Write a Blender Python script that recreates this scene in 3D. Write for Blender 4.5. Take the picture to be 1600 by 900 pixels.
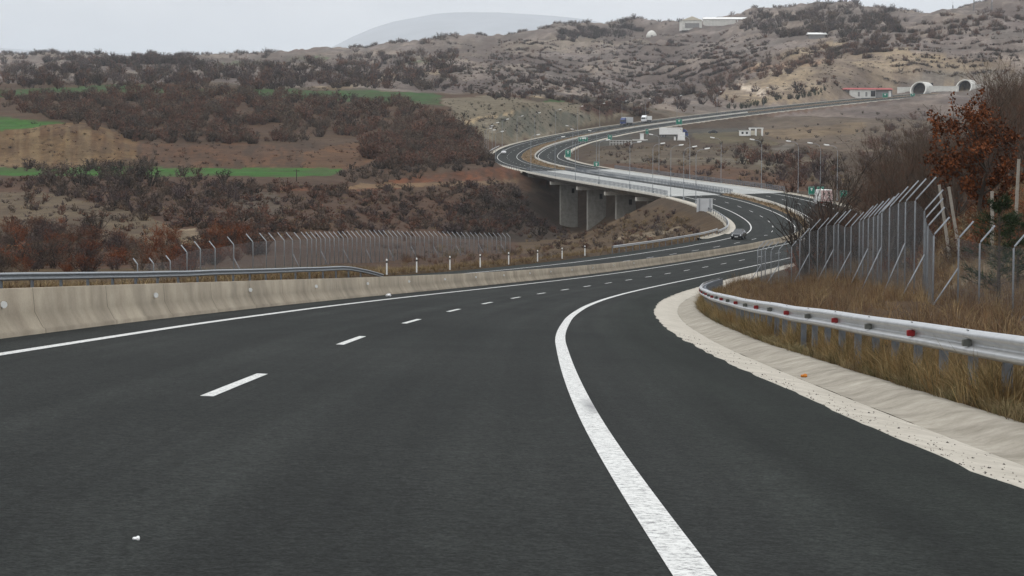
import bpy, bmesh, math
import numpy as np
from mathutils import Vector, Matrix
R = math.radians
for o in list(bpy.data.objects): bpy.data.objects.remove(o)
scene = bpy.context.scene
COL = scene.collection
rng = np.random.default_rng(7)

# ------------------------------------------------------------------ camera
FOC = 3400.0                      # focal length in units of a 1600 px wide picture
HOR = 215.0                       # picture row of the true horizon
PIT = math.atan((450 - HOR) / FOC)
CP, SP = math.cos(PIT), math.sin(PIT)
cam = bpy.data.cameras.new('camera'); cam.sensor_width = 36; cam.lens = 36 * FOC / 1600
cam.clip_start = 0.2; cam.clip_end = 60000
camo = bpy.data.objects.new('camera', cam); COL.objects.link(camo)
camo.location = (0, 0, 0); camo.rotation_euler = (math.pi / 2 - PIT, 0, 0)
scene.camera = camo

# ------------------------------------------------------------------ world: overcast sky
SUN_EL, SUN_AZ = 52, 235
w = bpy.data.worlds.new('World'); scene.world = w; w.use_nodes = True
nt = w.node_tree; nt.nodes.clear(); L = nt.links.new
def wn(t, **k):
    n = nt.nodes.new(t)
    for a, b in k.items(): setattr(n, a, b)
    return n
out = wn('ShaderNodeOutputWorld')
sky = wn('ShaderNodeTexSky', sky_type='NISHITA', sun_disc=False, sun_elevation=R(SUN_EL), sun_rotation=R(SUN_AZ))
b1 = wn('ShaderNodeBackground'); b1.inputs[1].default_value = 0.06; L(sky.outputs[0], b1.inputs[0])
tc = wn('ShaderNodeTexCoord'); mp = wn('ShaderNodeMapping'); mp.inputs['Scale'].default_value = (1, 1, 3.2)
L(tc.outputs['Generated'], mp.inputs[0])
nz = wn('ShaderNodeTexNoise'); nz.inputs['Scale'].default_value = 5; nz.inputs['Detail'].default_value = 6; nz.inputs['Roughness'].default_value = .55
L(mp.outputs[0], nz.inputs[0])
rp = wn('ShaderNodeValToRGB'); e = rp.color_ramp.elements
e[0].position = .36; e[0].color = (.60, .63, .66, 1); e[1].position = .60; e[1].color = (.885, .89, .895, 1)
L(nz.outputs[0], rp.inputs[0])
b2 = wn('ShaderNodeBackground'); L(rp.outputs[0], b2.inputs[0])
sz_ = wn('ShaderNodeSeparateXYZ'); L(tc.outputs['Generated'], sz_.inputs[0])          # overcast sky: brighter overhead than at the horizon
zr = wn('ShaderNodeMapRange'); zr.inputs[1].default_value = 0.0; zr.inputs[2].default_value = 1.0; zr.inputs[3].default_value = .99; zr.inputs[4].default_value = 2.1
L(sz_.outputs[2], zr.inputs[0]); L(zr.outputs[0], b2.inputs[1])
mx = wn('ShaderNodeMixShader'); mx.inputs[0].default_value = .93
L(b1.outputs[0], mx.inputs[1]); L(b2.outputs[0], mx.inputs[2]); L(mx.outputs[0], out.inputs[0])
sl = bpy.data.lights.new('sun', 'SUN'); sl.energy = 0.7; sl.angle = R(25); sl.color = (1, .96, .9)
so = bpy.data.objects.new('sun', sl); COL.objects.link(so)
so.rotation_euler = (R(90 - SUN_EL), 0, R(180 - SUN_AZ))
vs = scene.view_settings; scene.display_settings.display_device = 'sRGB'
vs.view_transform = 'Standard'; vs.look = 'None'; vs.exposure = 0.0; vs.gamma = 1; vs.use_curve_mapping = False
cy = scene.cycles
cy.use_denoising = True
try: cy.denoiser = 'OPENIMAGEDENOISE'
except Exception: pass
cy.max_bounces = 4; cy.diffuse_bounces = 2; cy.glossy_bounces = 2; cy.transparent_max_bounces = 8; cy.volume_bounces = 2
cy.use_adaptive_sampling = True; cy.adaptive_threshold = 0.02

# ------------------------------------------------------------------ helpers
def proj(x, y, z):
    Y = CP * y - SP * z
    return 800 + FOC * x / Y, 450 - FOC * (SP * y + CP * z) / Y
def z_at(y, py):
    k = (450 - py) / FOC
    return y * (k * CP - SP) / (CP + SP * k)
def unproj(px, py, d):
    z = z_at(d, py)
    return np.array([(px - 800) / FOC * (CP * d - SP * z), d, z])

def tag(o, label=None, cat=None, group=None, kind=None):
    if label: o['label'] = label
    if cat: o['category'] = cat
    if group: o['group'] = group
    if kind: o['kind'] = kind
    return o
def thing(name, label, cat, loc=(0, 0, 0), rz=0, group=None):
    o = bpy.data.objects.new(name, None); COL.objects.link(o)
    o.empty_display_size = .3
    o.location = loc; o.rotation_euler = (0, 0, rz)
    return tag(o, label, cat, group)
def link(name, me, parent=None, loc=None):
    o = bpy.data.objects.new(name, me); COL.objects.link(o)
    if parent is not None: o.parent = parent
    if loc is not None: o.location = loc
    return o
def copy_tree(o, parent=None):
    c = o.copy(); COL.objects.link(c)
    if parent is not None: c.parent = parent
    for ch in [x for x in o.children]: copy_tree(ch, c)
    return c

def np_mesh(name, V, F, mat=None, col=None, smooth=False, uv=None):
    V = np.asarray(V, np.float32); F = np.asarray(F, np.int32); k = F.shape[1]
    me = bpy.data.meshes.new(name)
    me.vertices.add(len(V)); me.vertices.foreach_set('co', V.ravel())
    me.loops.add(F.size); me.loops.foreach_set('vertex_index', F.ravel())
    me.polygons.add(len(F)); me.polygons.foreach_set('loop_start', np.arange(0, F.size, k, dtype=np.int32))
    me.polygons.foreach_set('loop_total', np.full(len(F), k, np.int32))
    if smooth: me.polygons.foreach_set('use_smooth', np.ones(len(F), bool))
    me.update(calc_edges=True)
    if col is not None:
        a = me.color_attributes.new('col', 'FLOAT_COLOR', 'POINT')
        c4 = np.ones((len(V), 4), np.float32); c4[:, :3] = col
        a.data.foreach_set('color', c4.ravel())
    if uv is not None:
        u = me.uv_layers.new(name='UVMap'); u.data.foreach_set('uv', np.asarray(uv, np.float32)[F.ravel()].ravel())
    if mat: me.materials.append(mat)
    return me

class MB:                                    # collects boxes, tubes, prisms -> one mesh
    def __init__(s): s.V = []; s.F = []
    def add(s, V, F):
        n = len(s.V); s.V += [tuple(v) for v in V]; s.F += [tuple(i + n for i in f) for f in F]; return s
    def box(s, c, d, rz=0, rx=0, ry=0, taper=1.0):
        hx, hy, hz = d[0] / 2, d[1] / 2, d[2] / 2
        P = [Vector((x * hx * (taper if z > 0 else 1), y * hy * (taper if z > 0 else 1), z * hz)) for z in (-1, 1) for y in (-1, 1) for x in (-1, 1)]
        M = Matrix.Rotation(rz, 3, 'Z') @ Matrix.Rotation(ry, 3, 'Y') @ Matrix.Rotation(rx, 3, 'X')
        P = [M @ p + Vector(c) for p in P]
        return s.add(P, [(0, 2, 3, 1), (4, 5, 7, 6), (0, 1, 5, 4), (2, 6, 7, 3), (0, 4, 6, 2), (1, 3, 7, 5)])
    def tube(s, pts, rad, n=8, cap=True):
        pts = [Vector(p) for p in pts]; rad = [rad] * len(pts) if not hasattr(rad, '__len__') else rad
        V = []; F = []
        for i, p in enumerate(pts):
            t = (pts[min(i + 1, len(pts) - 1)] - pts[max(i - 1, 0)]).normalized()
            a = Vector((0, 0, 1)) if abs(t.z) < .9 else Vector((1, 0, 0))
            u = t.cross(a).normalized(); v = t.cross(u)
            for k in range(n):
                an = 2 * math.pi * k / n
                V.append(p + (u * math.cos(an) + v * math.sin(an)) * rad[i])
        for i in range(len(pts) - 1):
            for k in range(n):
                F.append((i * n + k, i * n + (k + 1) % n, (i + 1) * n + (k + 1) % n, (i + 1) * n + k))
        if cap: F.append(tuple(range(n - 1, -1, -1))); F.append(tuple(range((len(pts) - 1) * n, len(pts) * n)))
        return s.add(V, F)
    def prism(s, prof, x0, x1, s0=1.0, s1=1.0):      # prof: (y,z) outline, extruded in x
        n = len(prof); V = [(x0, y * s0, z) for y, z in prof] + [(x1, y * s1, z) for y, z in prof]
        F = [(i, (i + 1) % n, n + (i + 1) % n, n + i) for i in range(n)]
        F += [tuple(range(n - 1, -1, -1)), tuple(range(n, 2 * n))]
        return s.add(V, F)
    def mesh(s, name, mat, smooth=False, bevel=0):
        me = bpy.data.meshes.new(name); me.from_pydata(s.V, [], s.F)
        bm = bmesh.new(); bm.from_mesh(me); bmesh.ops.recalc_face_normals(bm, faces=bm.faces)
        if bevel: bmesh.ops.bevel(bm, geom=list(bm.edges), offset=bevel, segments=1, affect='EDGES')
        bm.to_mesh(me); bm.free()
        if smooth:
            for p in me.polygons: p.use_smooth = True
        me.materials.append(mat); return me
    def build(s, name, mat, parent=None, smooth=False, bevel=0, loc=None):
        return link(name, s.mesh(name, mat, smooth, bevel), parent, loc)

# ------------------------------------------------------------------ numpy noise
def _h(ix, iy, seed):
    n = (ix.astype(np.int64) * 374761393 + iy.astype(np.int64) * 668265263 + seed * 974711) & 0xffffffff
    n = ((n ^ (n >> 13)) * 1274126177) & 0xffffffff
    return ((n ^ (n >> 16)) & 0xffff) / 65535.0
def vnoise(x, y, seed=0):
    ix, iy = np.floor(x), np.floor(y); fx, fy = x - ix, y - iy
    fx = fx * fx * (3 - 2 * fx); fy = fy * fy * (3 - 2 * fy)
    a = _h(ix, iy, seed); b = _h(ix + 1, iy, seed); c = _h(ix, iy + 1, seed); d = _h(ix + 1, iy + 1, seed)
    return (a * (1 - fx) + b * fx) * (1 - fy) + (c * (1 - fx) + d * fx) * fy
def fbm(x, y, octv=4, seed=0):
    r = 0; a = .5; t = 0
    for i in range(octv):
        r = r + a * vnoise(x * 2 ** i + 13.7 * i, y * 2 ** i - 7.1 * i, seed + i); t += a; a *= .55
    return r / t * 2 - 1
def pchip(x, y, q):
    x = np.asarray(x, float); y = np.asarray(y, float); h = np.diff(x); d = np.diff(y) / h
    m = np.zeros(len(x)); m[0] = d[0]; m[-1] = d[-1]
    for i in range(1, len(x) - 1):
        if d[i - 1] * d[i] > 0:
            w1 = 2 * h[i] + h[i - 1]; w2 = h[i] + 2 * h[i - 1]; m[i] = (w1 + w2) / (w1 / d[i - 1] + w2 / d[i])
    k = np.clip(np.searchsorted(x, q) - 1, 0, len(x) - 2); t = (q - x[k]) / h[k]
    t = np.clip(t, 0, 1)
    return ((1 + 2 * t) * (1 - t) ** 2) * y[k] + t * (1 - t) ** 2 * h[k] * m[k] + t * t * (3 - 2 * t) * y[k + 1] + t * t * (t - 1) * h[k] * m[k + 1]
def in_poly(px, py, poly):
    r = np.zeros(np.shape(px), bool); n = len(poly)
    for i in range(n):
        x1, y1 = poly[i]; x2, y2 = poly[(i + 1) % n]
        c = ((y1 > py) != (y2 > py)) & (px < (x2 - x1) * (py - y1) / ((y2 - y1) + 1e-9) + x1)
        r ^= c
    return r

# ------------------------------------------------------------------ road alignment (median line), parameter d = metres ahead
K = 1.12
def _near(d):
    u = d / 100 / K
    x = -7.033 - 2.435 * u + 6.2314 * u ** 2 + .0878 * u ** 3 - .1147 * u ** 4 + .0243 * u ** 5
    z = -1.2012 - 5.9056 * u - .5504 * u ** 2 + .475 * u ** 3 - .037 * u ** 4
    return x * K, z * K
dn = np.arange(-40, 301, 20.0); xn, zn = _near(dn)
dn = np.append(dn, [345, 370, 400, 430, 480, 540, 600, 680, 760, 830, 900, 960, 1030, 1100, 1200, 1300, 1380, 1440])
xn = np.append(xn, [46.8, 50.6, 52, 51, 46, 36.5, 26.5, 15.5, 8.5, 5.6, 10, 22.6, 48, 78, 127, 187, 240, 283])
zn = np.append(zn, [z_at(dd, pp) for dd, pp in zip(dn[-18:], [368, 353, 336, 320, 302, 288, 276, 263.5, 254, 245.5, 232, 219, 203, 191, 176, 162, 152, 145.5])])
DD = np.arange(-40, 1441, 1.0)
def _smooth(a, sig):
    k = np.exp(-.5 * (np.arange(-60, 61) / sig) ** 2); k /= k.sum()
    p = np.concatenate([2 * a[0] - a[60:0:-1], a, 2 * a[-1] - a[-2:-62:-1]])
    return np.convolve(p, k, 'valid')
XR = pchip(dn, xn, DD); ZR = pchip(dn, zn, DD)
wgt = np.clip((DD - 250) / 80, 0, 1)
XR = XR * (1 - wgt) + _smooth(XR, 18) * wgt; ZR = ZR * (1 - wgt) + _smooth(ZR, 18) * wgt
HX = np.gradient(XR, DD)
BK = np.interp(DD, [-40, 150, 300, 400, 620, 800, 900, 1440], [.036, .039, .03, -.03, -.03, .0, .025, .02])
HM = np.interp(DD, [-40, 330, 430, 640, 760, 880, 1000, 1440], [0, 0, 1.0, 1.2, 2.6, 2.6, 2.2, 2.0])  # extra half median width
SS = np.concatenate([[0], np.cumsum(np.sqrt(np.diff(XR) ** 2 + 1 + np.diff(ZR) ** 2))]); SS -= np.interp(0, DD, SS)
def road(d, o, up=0.0, med=True):
    """world point at station d, offset o right of the median (o counted from the median edge of each carriageway)"""
    d = np.asarray(d, float); o = np.asarray(o, float)
    x = np.interp(d, DD, XR); z = np.interp(d, DD, ZR); h = np.interp(d, DD, HX); b = np.interp(d, DD, BK)
    if med: o = o + np.sign(o) * np.interp(d, DD, HM)
    n = 1 / np.sqrt(1 + h * h)
    piv = np.interp(d, [0, 300, 400], [7.9 * K, 7.9 * K, 0])
    bl_ = np.interp(d, [-40, 120, 240, 340], [.0, .004, .016, .03]); bl_ = np.where(d < 340, bl_, b)      # the opposite carriageway is banked less here
    return np.stack([x + o * n, d - o * h * n, z + b * piv * .89 - np.where(o > 0, b, bl_) * o + up + 0 * o], -1)
def road_dir(d):
    h = np.interp(d, DD, HX); return math.atan2(1, h)        # heading angle of +d
def d_for(px, o, lo, hi):
    ds = np.arange(lo, hi, .25); P = road(ds, o + 0 * ds); q, _ = proj(P[:, 0], P[:, 1], P[:, 2])
    return ds[np.argmin(abs(q - px))]
def station(x, y):
    d = np.array(y, float)
    for _ in range(6):
        h = np.interp(d, DD, HX); xm = np.interp(d, DD, XR)
        d = np.clip(d + ((x - xm) * h + (y - d)) / (1 + h * h) * .9, -40, 1440)
    h = np.interp(d, DD, HX); n = 1 / np.sqrt(1 + h * h); xm = np.interp(d, DD, XR)
    o = ((x - xm) - (y - d) * h) * n
    return d, o
BR0, BR1 = 474, 662

# ------------------------------------------------------------------ terrain
PROF = {
 -400: [(3, 1600), (95, 462), (130, 458), (200, 432), (300, 385), (400, 345), (500, 305), (560, 277), (640, 262), (660, 257), (700, 215), (760, 205), (800, 185), (900, 165), (1000, 150), (1100, 140), (1500, 122), (2000, 105), (2300, 98), (2700, 104), (4000, 150)],
 0: [(3, 1600), (95, 455), (130, 452), (200, 430), (300, 385), (400, 340), (500, 300), (560, 277), (640, 262), (655, 257), (690, 208), (705, 199), (760, 195), (800, 181), (900, 163), (1000, 147), (1100, 137), (1200, 134), (1500, 125), (2000, 108), (2300, 99), (2600, 102), (4000, 150)],
 130: [(3, 1600), (95, 455), (150, 446), (230, 420), (300, 380), (400, 335), (500, 300), (560, 277), (640, 262), (655, 256), (685, 205), (695, 197), (760, 194), (800, 183), (900, 164), (1000, 146), (1100, 137), (1500, 120), (2000, 104), (2300, 96), (2600, 100), (4000, 150)],
 210: [(3, 1600), (95, 452), (170, 440), (250, 405), (350, 352), (450, 312), (560, 277), (640, 262), (660, 252), (690, 228), (710, 222), (800, 190), (900, 165), (1000, 147), (1100, 137), (1500, 118), (2000, 102), (2250, 95), (2600, 100), (4000, 150)],
 400: [(3, 1600), (95, 445), (190, 426), (220, 420), (300, 378), (400, 335), (500, 305), (560, 277), (640, 262), (670, 245), (700, 228), (800, 200), (900, 167), (1000, 149), (1150, 140), (1500, 118), (2000, 103), (2300, 95), (2600, 100), (4000, 150)],
 520: [(3, 1600), (120, 442), (240, 409), (300, 392), (400, 345), (500, 308), (560, 280), (630, 266), (700, 238), (800, 205), (900, 175), (1000, 157), (1150, 143), (1500, 118), (2000, 97), (2300, 89), (2700, 95), (4000, 150)],
 610: [(3, 1600), (150, 440), (260, 407), (300, 396), (360, 388), (430, 360), (500, 325), (560, 298), (620, 278), (640, 266), (700, 245), (780, 218), (850, 195), (930, 170), (1000, 157), (1150, 146), (1500, 120), (2000, 97), (2350, 83), (2700, 90), (4000, 150)],
 700: [(3, 1600), (150, 440), (300, 400), (380, 390), (450, 374), (520, 340), (560, 308), (600, 284), (625, 280), (645, 266), (690, 258), (740, 240), (790, 215), (850, 195), (930, 172), (1000, 160), (1080, 152), (1300, 142), (1600, 115), (2000, 90), (2400, 72), (2700, 78), (4000, 150)],
 760: [(3, 1600), (150, 440), (300, 400), (390, 390), (460, 376), (520, 350), (570, 315), (610, 286), (640, 280), (660, 264), (690, 255), (730, 240), (760, 238), (800, 250), (850, 245), (900, 222), (950, 192), (1000, 168), (1060, 153), (1300, 140), (1600, 115), (2000, 90), (2450, 65), (2750, 72), (4000, 150)],
 820: [(3, 1600), (150, 438), (300, 402), (390, 392), (470, 380), (540, 366), (590, 345), (630, 310), (660, 285), (700, 268), (760, 256), (830, 248), (900, 225), (950, 195), (1000, 167), (1050, 157), (1150, 153), (1400, 135), (1700, 110), (2000, 90), (2500, 58), (2800, 64), (4000, 150)],
 900: [(3, 1600), (200, 425), (300, 403), (380, 393), (430, 386), (490, 374), (540, 366), (610, 362), (640, 335), (665, 290), (700, 268), (760, 256), (850, 240), (930, 222), (1000, 203), (1050, 178), (1085, 163), (1300, 152), (1600, 128), (2000, 95), (2500, 50), (2800, 56), (4000, 150)],
 1000: [(3, 1600), (250, 415), (320, 397), (380, 384), (430, 362), (465, 345), (510, 338), (560, 318), (590, 285), (620, 270), (700, 260), (760, 250), (820, 240), (900, 226), (960, 214), (1030, 205), (1060, 199), (1100, 191), (1130, 181), (1200, 168), (1500, 146), (1800, 108), (2200, 72), (2600, 45), (2800, 51), (4000, 150)],
 1100: [(3, 1600), (235, 410), (280, 396), (330, 382), (380, 360), (430, 335), (480, 315), (530, 298), (570, 283), (610, 270), (660, 260), (720, 252), (800, 240), (900, 226), (960, 212), (1060, 203), (1130, 190), (1180, 180), (1250, 160), (1500, 128), (1800, 98), (2200, 65), (2600, 43), (2800, 49), (4000, 150)],
 1200: [(3, 1600), (100, 470), (200, 424), (300, 395), (350, 365), (400, 338), (450, 315), (500, 303), (540, 292), (600, 270), (700, 252), (800, 238), (900, 221), (1000, 206), (1100, 195), (1180, 182), (1230, 172), (1300, 148), (1500, 110), (1800, 72), (2200, 42), (2600, 24), (2800, 30), (4000, 150)],
 1300: [(3, 1600), (80, 462), (110, 446), (150, 422), (200, 405), (300, 385), (380, 345), (430, 320), (500, 300), (600, 275), (700, 255), (800, 238), (900, 220), (1000, 202), (1100, 187), (1250, 171), (1310, 161), (1360, 138), (1450, 110), (1700, 70), (2200, 30), (2600, 19), (2800, 24), (4000, 150)],
 1400: [(3, 1600), (60, 490), (90, 456), (130, 430), (180, 400), (250, 350), (350, 310), (450, 290), (600, 260), (750, 240), (900, 215), (1100, 187), (1300, 165), (1390, 152), (1443, 147), (1457, 120), (1500, 98), (1700, 62), (2200, 32), (2600, 24), (2800, 29), (4000, 150)],
 1500: [(3, 1600), (50, 510), (70, 478), (85, 445), (100, 412), (130, 370), (180, 320), (260, 290), (400, 270), (600, 250), (900, 215), (1100, 192), (1300, 167), (1430, 148), (1450, 145), (1464, 118), (1550, 82), (1750, 42), (2000, 20), (2300, 27), (4000, 150)],
 1600: [(3, 1600), (20, 640), (40, 545), (60, 505), (75, 468), (90, 400), (105, 345), (130, 300), (180, 265), (260, 238), (400, 228), (900, 200), (1400, 152), (1480, 110), (1600, 62), (1800, 25), (2000, 10), (2300, 17), (4000, 150)],
 2000: [(3, 1600), (15, 690), (40, 535), (60, 490), (80, 440), (110, 350), (180, 240), (400, 190), (900, 175), (1400, 125), (1700, 35), (2000, 5), (2400, 20), (4000, 150)],
}
KN = np.array(sorted(PROF)); 
cols = np.concatenate([[-9000, -6000, -4000, -2500, -1500, -1000], np.arange(-700, -100, 25), np.arange(-100, 1704, 4), np.arange(1725, 2400, 25), [2800, 3500, 4500, 6500, 9800]]).astype(float)
rings = [3.0]
while rings[-1] < 9000: rings.append(rings[-1] * (1.03 if rings[-1] < 60 else 1.007 if rings[-1] < 1500 else 1.013 if rings[-1] < 3200 else 1.1))
rings = np.array(rings)
prof_z = []
for k in KN:
    p = np.array(PROF[k], float)
    zz = np.array([z_at(d, y) for d, y in p]); zz[0] = -1.4
    zq = pchip(p[:, 0], zz, np.clip(rings, p[0, 0], p[-1, 0]))
    prof_z.append(zq)
prof_z = np.array(prof_z)
ck = np.clip(cols, KN[0], KN[-1])
ZT = np.array([pchip(KN, prof_z[:, j], ck) for j in range(len(rings))]).T       # [col, ring]
# smooth a little across columns
for _ in range(6): ZT[1:-1] = .25 * ZT[:-2] + .5 * ZT[1:-1] + .25 * ZT[2:]
A = (cols - 800) / FOC
YT = np.broadcast_to(rings[None], ZT.shape).copy(); XT = A[:, None] * (CP * YT - SP * ZT)
XT[:7] = A[:7, None] * YT[:7] * .6; XT[-6:] = A[-6:, None] * YT[-6:] * .6
# relief noise: gullies on the far hills, lumps nearby
amp = np.interp(YT, [0, 60, 150, 400, 900, 1500, 2500, 4000], [.04, .12, .35, .7, 1.6, 6.5, 10, 10])
n1 = fbm(XT / 70, YT / 130, 4, 3); n2 = fbm(XT / 9, YT / 14, 3, 9)
rid = 1 - np.abs(fbm(XT / 110 + .5 * n1, YT / 260, 4, 21)) * 2.4
ZT += amp * n1 * 1.0 + amp * .25 * n2 + np.where(YT > 1250, amp * .9 * rid, 0) * np.clip((YT - 1250) / 400, 0, 1)
# grade the road corridor into it
ST, OT = station(XT, YT)
hm = np.interp(ST, DD, HM); ao = np.abs(OT)
near = (ao < 160) & (YT < 1500) & (YT > -30)
edge = 13.38 + hm
Pe = road(ST, np.clip(OT, -edge, edge), med=False); ze = Pe[..., 2]
dist = np.maximum(ao - edge, 0); onb = (ST > BR0 - 2) & (ST < BR1 + 2)
pad = np.interp(ST, [0, 60, 200, 1440], [.6, .6, 1.2, 1.5])
dz = np.maximum(dist - pad, 0)
kf = np.where(OT < 0, .5, .45); kc = .95
lo_, hi_ = ze - kf * dz, ze + kc * dz
zg = np.clip(ZT, lo_, hi_)
inside = np.clip((edge - ao) / .35, 0, 1)
zg = np.where(ao < edge, ze - .55 * inside + .04, zg + .04)
zb = np.minimum(ZT, ze - 3.2 + np.maximum(dist - 2, 0) * .8)
fb = np.clip(np.minimum(ST - BR0, BR1 - ST) / 8 + .5, 0, 1)
end = np.clip((1438 - ST) / 3, 0, 1) * (YT < 1470)
zz = zg * (1 - fb) + zb * fb
ZT = np.where(near & (end > 0), zz, ZT)
PXT, PYT = proj(XT, YT, ZT)
PYMIN = np.minimum.accumulate(np.where(YT > 30, PYT, 1e4), axis=1)
def hit(px, py):
    """terrain point seen at picture position (px,py)"""
    c = np.clip(np.searchsorted(cols, px), 1, len(cols) - 1); c = c if abs(cols[c] - px) < abs(cols[c - 1] - px) else c - 1
    j = np.searchsorted(-PYMIN[c], -py)
    if j >= len(rings) or rings[j] > 3300: return None
    return np.array([XT[c, j], YT[c, j], ZT[c, j]])
def ground(x, y):
    px = 800 + FOC * x / (CP * y); 
    c = np.clip(np.searchsorted(cols, px), 1, len(cols) - 1); j = np.clip(np.searchsorted(rings, y), 1, len(rings) - 1)
    tc_ = np.clip((px - cols[c - 1]) / (cols[c] - cols[c - 1]), 0, 1); tr = np.clip((y - rings[j - 1]) / (rings[j] - rings[j - 1]), 0, 1)
    return (ZT[c - 1, j - 1] * (1 - tc_) + ZT[c, j - 1] * tc_) * (1 - tr) + (ZT[c - 1, j] * (1 - tc_) + ZT[c, j] * tc_) * tr

# ------------------------------------------------------------------ materials
def new_mat(name, rough=.8, spec=.3, metal=0):
    m = bpy.data.materials.new(name); m.use_nodes = True; n = m.node_tree
    b = n.nodes['Principled BSDF']; b.inputs['Roughness'].default_value = rough
    b.inputs['Specular IOR Level'].default_value = spec; b.inputs['Metallic'].default_value = metal
    return m, n, b
def nnode(n, t, **k):
    q = n.nodes.new(t)
    for a, v in k.items():
        if a in q.inputs.keys() if isinstance(a, str) else False: q.inputs[a].default_value = v
        else: setattr(q, a, v)
    return q
def noise(n, scale, detail=4, rough=.6, coord=None, vec_scale=None):
    t = n.nodes.new('ShaderNodeTexCoord'); q = n.nodes.new('ShaderNodeTexNoise')
    q.inputs['Scale'].default_value = scale; q.inputs['Detail'].default_value = detail; q.inputs['Roughness'].default_value = rough
    src = t.outputs[coord or 'Object']
    if vec_scale:
        mp = n.nodes.new('ShaderNodeMapping'); mp.inputs['Scale'].default_value = vec_scale; n.links.new(src, mp.inputs[0]); src = mp.outputs[0]
    n.links.new(src, q.inputs[0]); return q
def ramp(n, src, a, b, ca, cb):
    r = n.nodes.new('ShaderNodeValToRGB'); e = r.color_ramp.elements
    e[0].position = a; e[1].position = b; e[0].color = (*ca, 1); e[1].color = (*cb, 1)
    n.links.new(src, r.inputs[0]); return r
def mixc(n, mode, fac, a, b):
    m = n.nodes.new('ShaderNodeMix'); m.data_type = 'RGBA'; m.blend_type = mode
    if isinstance(fac, (int, float)): m.inputs[0].default_value = fac
    else: n.links.new(fac, m.inputs[0])
    for k, v in ((6, a), (7, b)):
        if isinstance(v, tuple): m.inputs[k].default_value = (*v, 1)
        else: n.links.new(v, m.inputs[k])
    return m.outputs[2]
def bump(n, b, src, strength=.4, dist=.02):
    q = n.nodes.new('ShaderNodeBump'); q.inputs['Strength'].default_value = strength; q.inputs['Distance'].default_value = dist
    n.links.new(src, q.inputs['Height']); n.links.new(q.outputs[0], b.inputs['Normal'])
def simple(name, c, rough=.6, spec=.3, metal=0, var=.18, scale=3, bmp=0):
    m, n, b = new_mat(name, rough, spec, metal)
    q = noise(n, scale, 5)
    r = ramp(n, q.outputs[0], .3, .7, tuple(max(0, v * (1 - var)) for v in c), tuple(min(1, v * (1 + var)) for v in c))
    n.links.new(r.outputs[0], b.inputs['Base Color'])
    if bmp: bump(n, b, q.outputs[0], bmp)
    return m

def asphalt_mat():
    m, n, b = new_mat('asphalt', .9, .1)
    big = noise(n, .12, 4); mid = noise(n, 1.6, 4, .65); fine = noise(n, 42, 3, .7); grit = noise(n, 120, 2, .6)
    c = ramp(n, big.outputs[0], .3, .72, (.0172, .0192, .0184), (.0260, .0282, .0268)).outputs[0]
    c = mixc(n, 'MULTIPLY', .8, c, ramp(n, mid.outputs[0], .25, .75, (.86, .86, .86), (1.1, 1.1, 1.1)).outputs[0])
    c = mixc(n, 'MULTIPLY', .85, c, ramp(n, fine.outputs[0], .38, .62, (.5, .5, .5), (1.5, 1.5, 1.5)).outputs[0])
    gr2 = noise(n, 13, 5, .75); c = mixc(n, 'MULTIPLY', .9, c, ramp(n, gr2.outputs[0], .38, .62, (.62, .62, .62), (1.38, 1.38, 1.38)).outputs[0])
    # lengthwise traffic streaks from the road UV (u across in metres, v along)
    uv = n.nodes.new('ShaderNodeUVMap'); mp = n.nodes.new('ShaderNodeMapping'); mp.inputs['Scale'].default_value = (1.2, .03, 1)
    n.links.new(uv.outputs[0], mp.inputs[0]); st = n.nodes.new('ShaderNodeTexNoise'); st.inputs['Scale'].default_value = 1.6; st.inputs['Detail'].default_value = 6
    n.links.new(mp.outputs[0], st.inputs[0])
    c = mixc(n, 'MULTIPLY', .9, c, ramp(n, st.outputs[0], .3, .75, (.76, .76, .76), (1.3, 1.3, 1.28)).outputs[0])
    sp = n.nodes.new('ShaderNodeSeparateXYZ')
    wv = n.nodes.new('ShaderNodeMath'); wv.operation = 'SINE'; w0 = n.nodes.new('ShaderNodeMath'); w0.operation = 'MULTIPLY_ADD'; n.links.new(sp.outputs[0], w0.inputs[0]); w0.inputs[1].default_value = 2 * math.pi / 1.84; w0.inputs[2].default_value = -2 * math.pi * (1.5 + .46) / 1.84; n.links.new(w0.outputs[0], wv.inputs[0])
    c = mixc(n, 'MULTIPLY', .8, c, ramp(n, wv.outputs[0], .0, 1, (.93, .93, .93), (1.12, 1.12, 1.11)).outputs[0])
    sd = n.nodes.new('ShaderNodeMath'); sd.operation = 'COMPARE'; n.links.new(sp.outputs[0], sd.inputs[0]); sd.inputs[1].default_value = 5.45; sd.inputs[2].default_value = .02
    c = mixc(n, 'MULTIPLY', sd.outputs[0], c, (.86, .86, .86)); n.links.new(uv.outputs[0], sp.inputs[0])
    # hard shoulder: darker, slightly greener surface course
    sh = ramp(n, sp.outputs[0], .0, 1, (1, 1, 1), (1, 1, 1)); 
    mr = n.nodes.new('ShaderNodeMapRange'); mr.inputs[1].default_value = 9.3; mr.inputs[2].default_value = 10.6; n.links.new(sp.outputs[0], mr.inputs[0])
    c = mixc(n, 'MULTIPLY', mr.outputs[0], c, (.80, .86, .80))
    vo = n.nodes.new('ShaderNodeTexVoronoi'); vo.inputs['Scale'].default_value = 55; t = n.nodes.new('ShaderNodeTexCoord'); n.links.new(t.outputs['Object'], vo.inputs[0])
    spk = ramp(n, vo.outputs[0], .06, .16, (1, 1, 1), (0, 0, 0)).outputs[0]
    f2 = n.nodes.new('ShaderNodeMath'); f2.operation = 'MULTIPLY'; f2.inputs[1].default_value = .3; n.links.new(spk, f2.inputs[0])
    c = mixc(n, 'MIX', f2.outputs[0], c, (.085, .088, .085))
    n.links.new(c, b.inputs['Base Color']); bump(n, b, fine.outputs[0], .5, .01)
    return m
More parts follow.
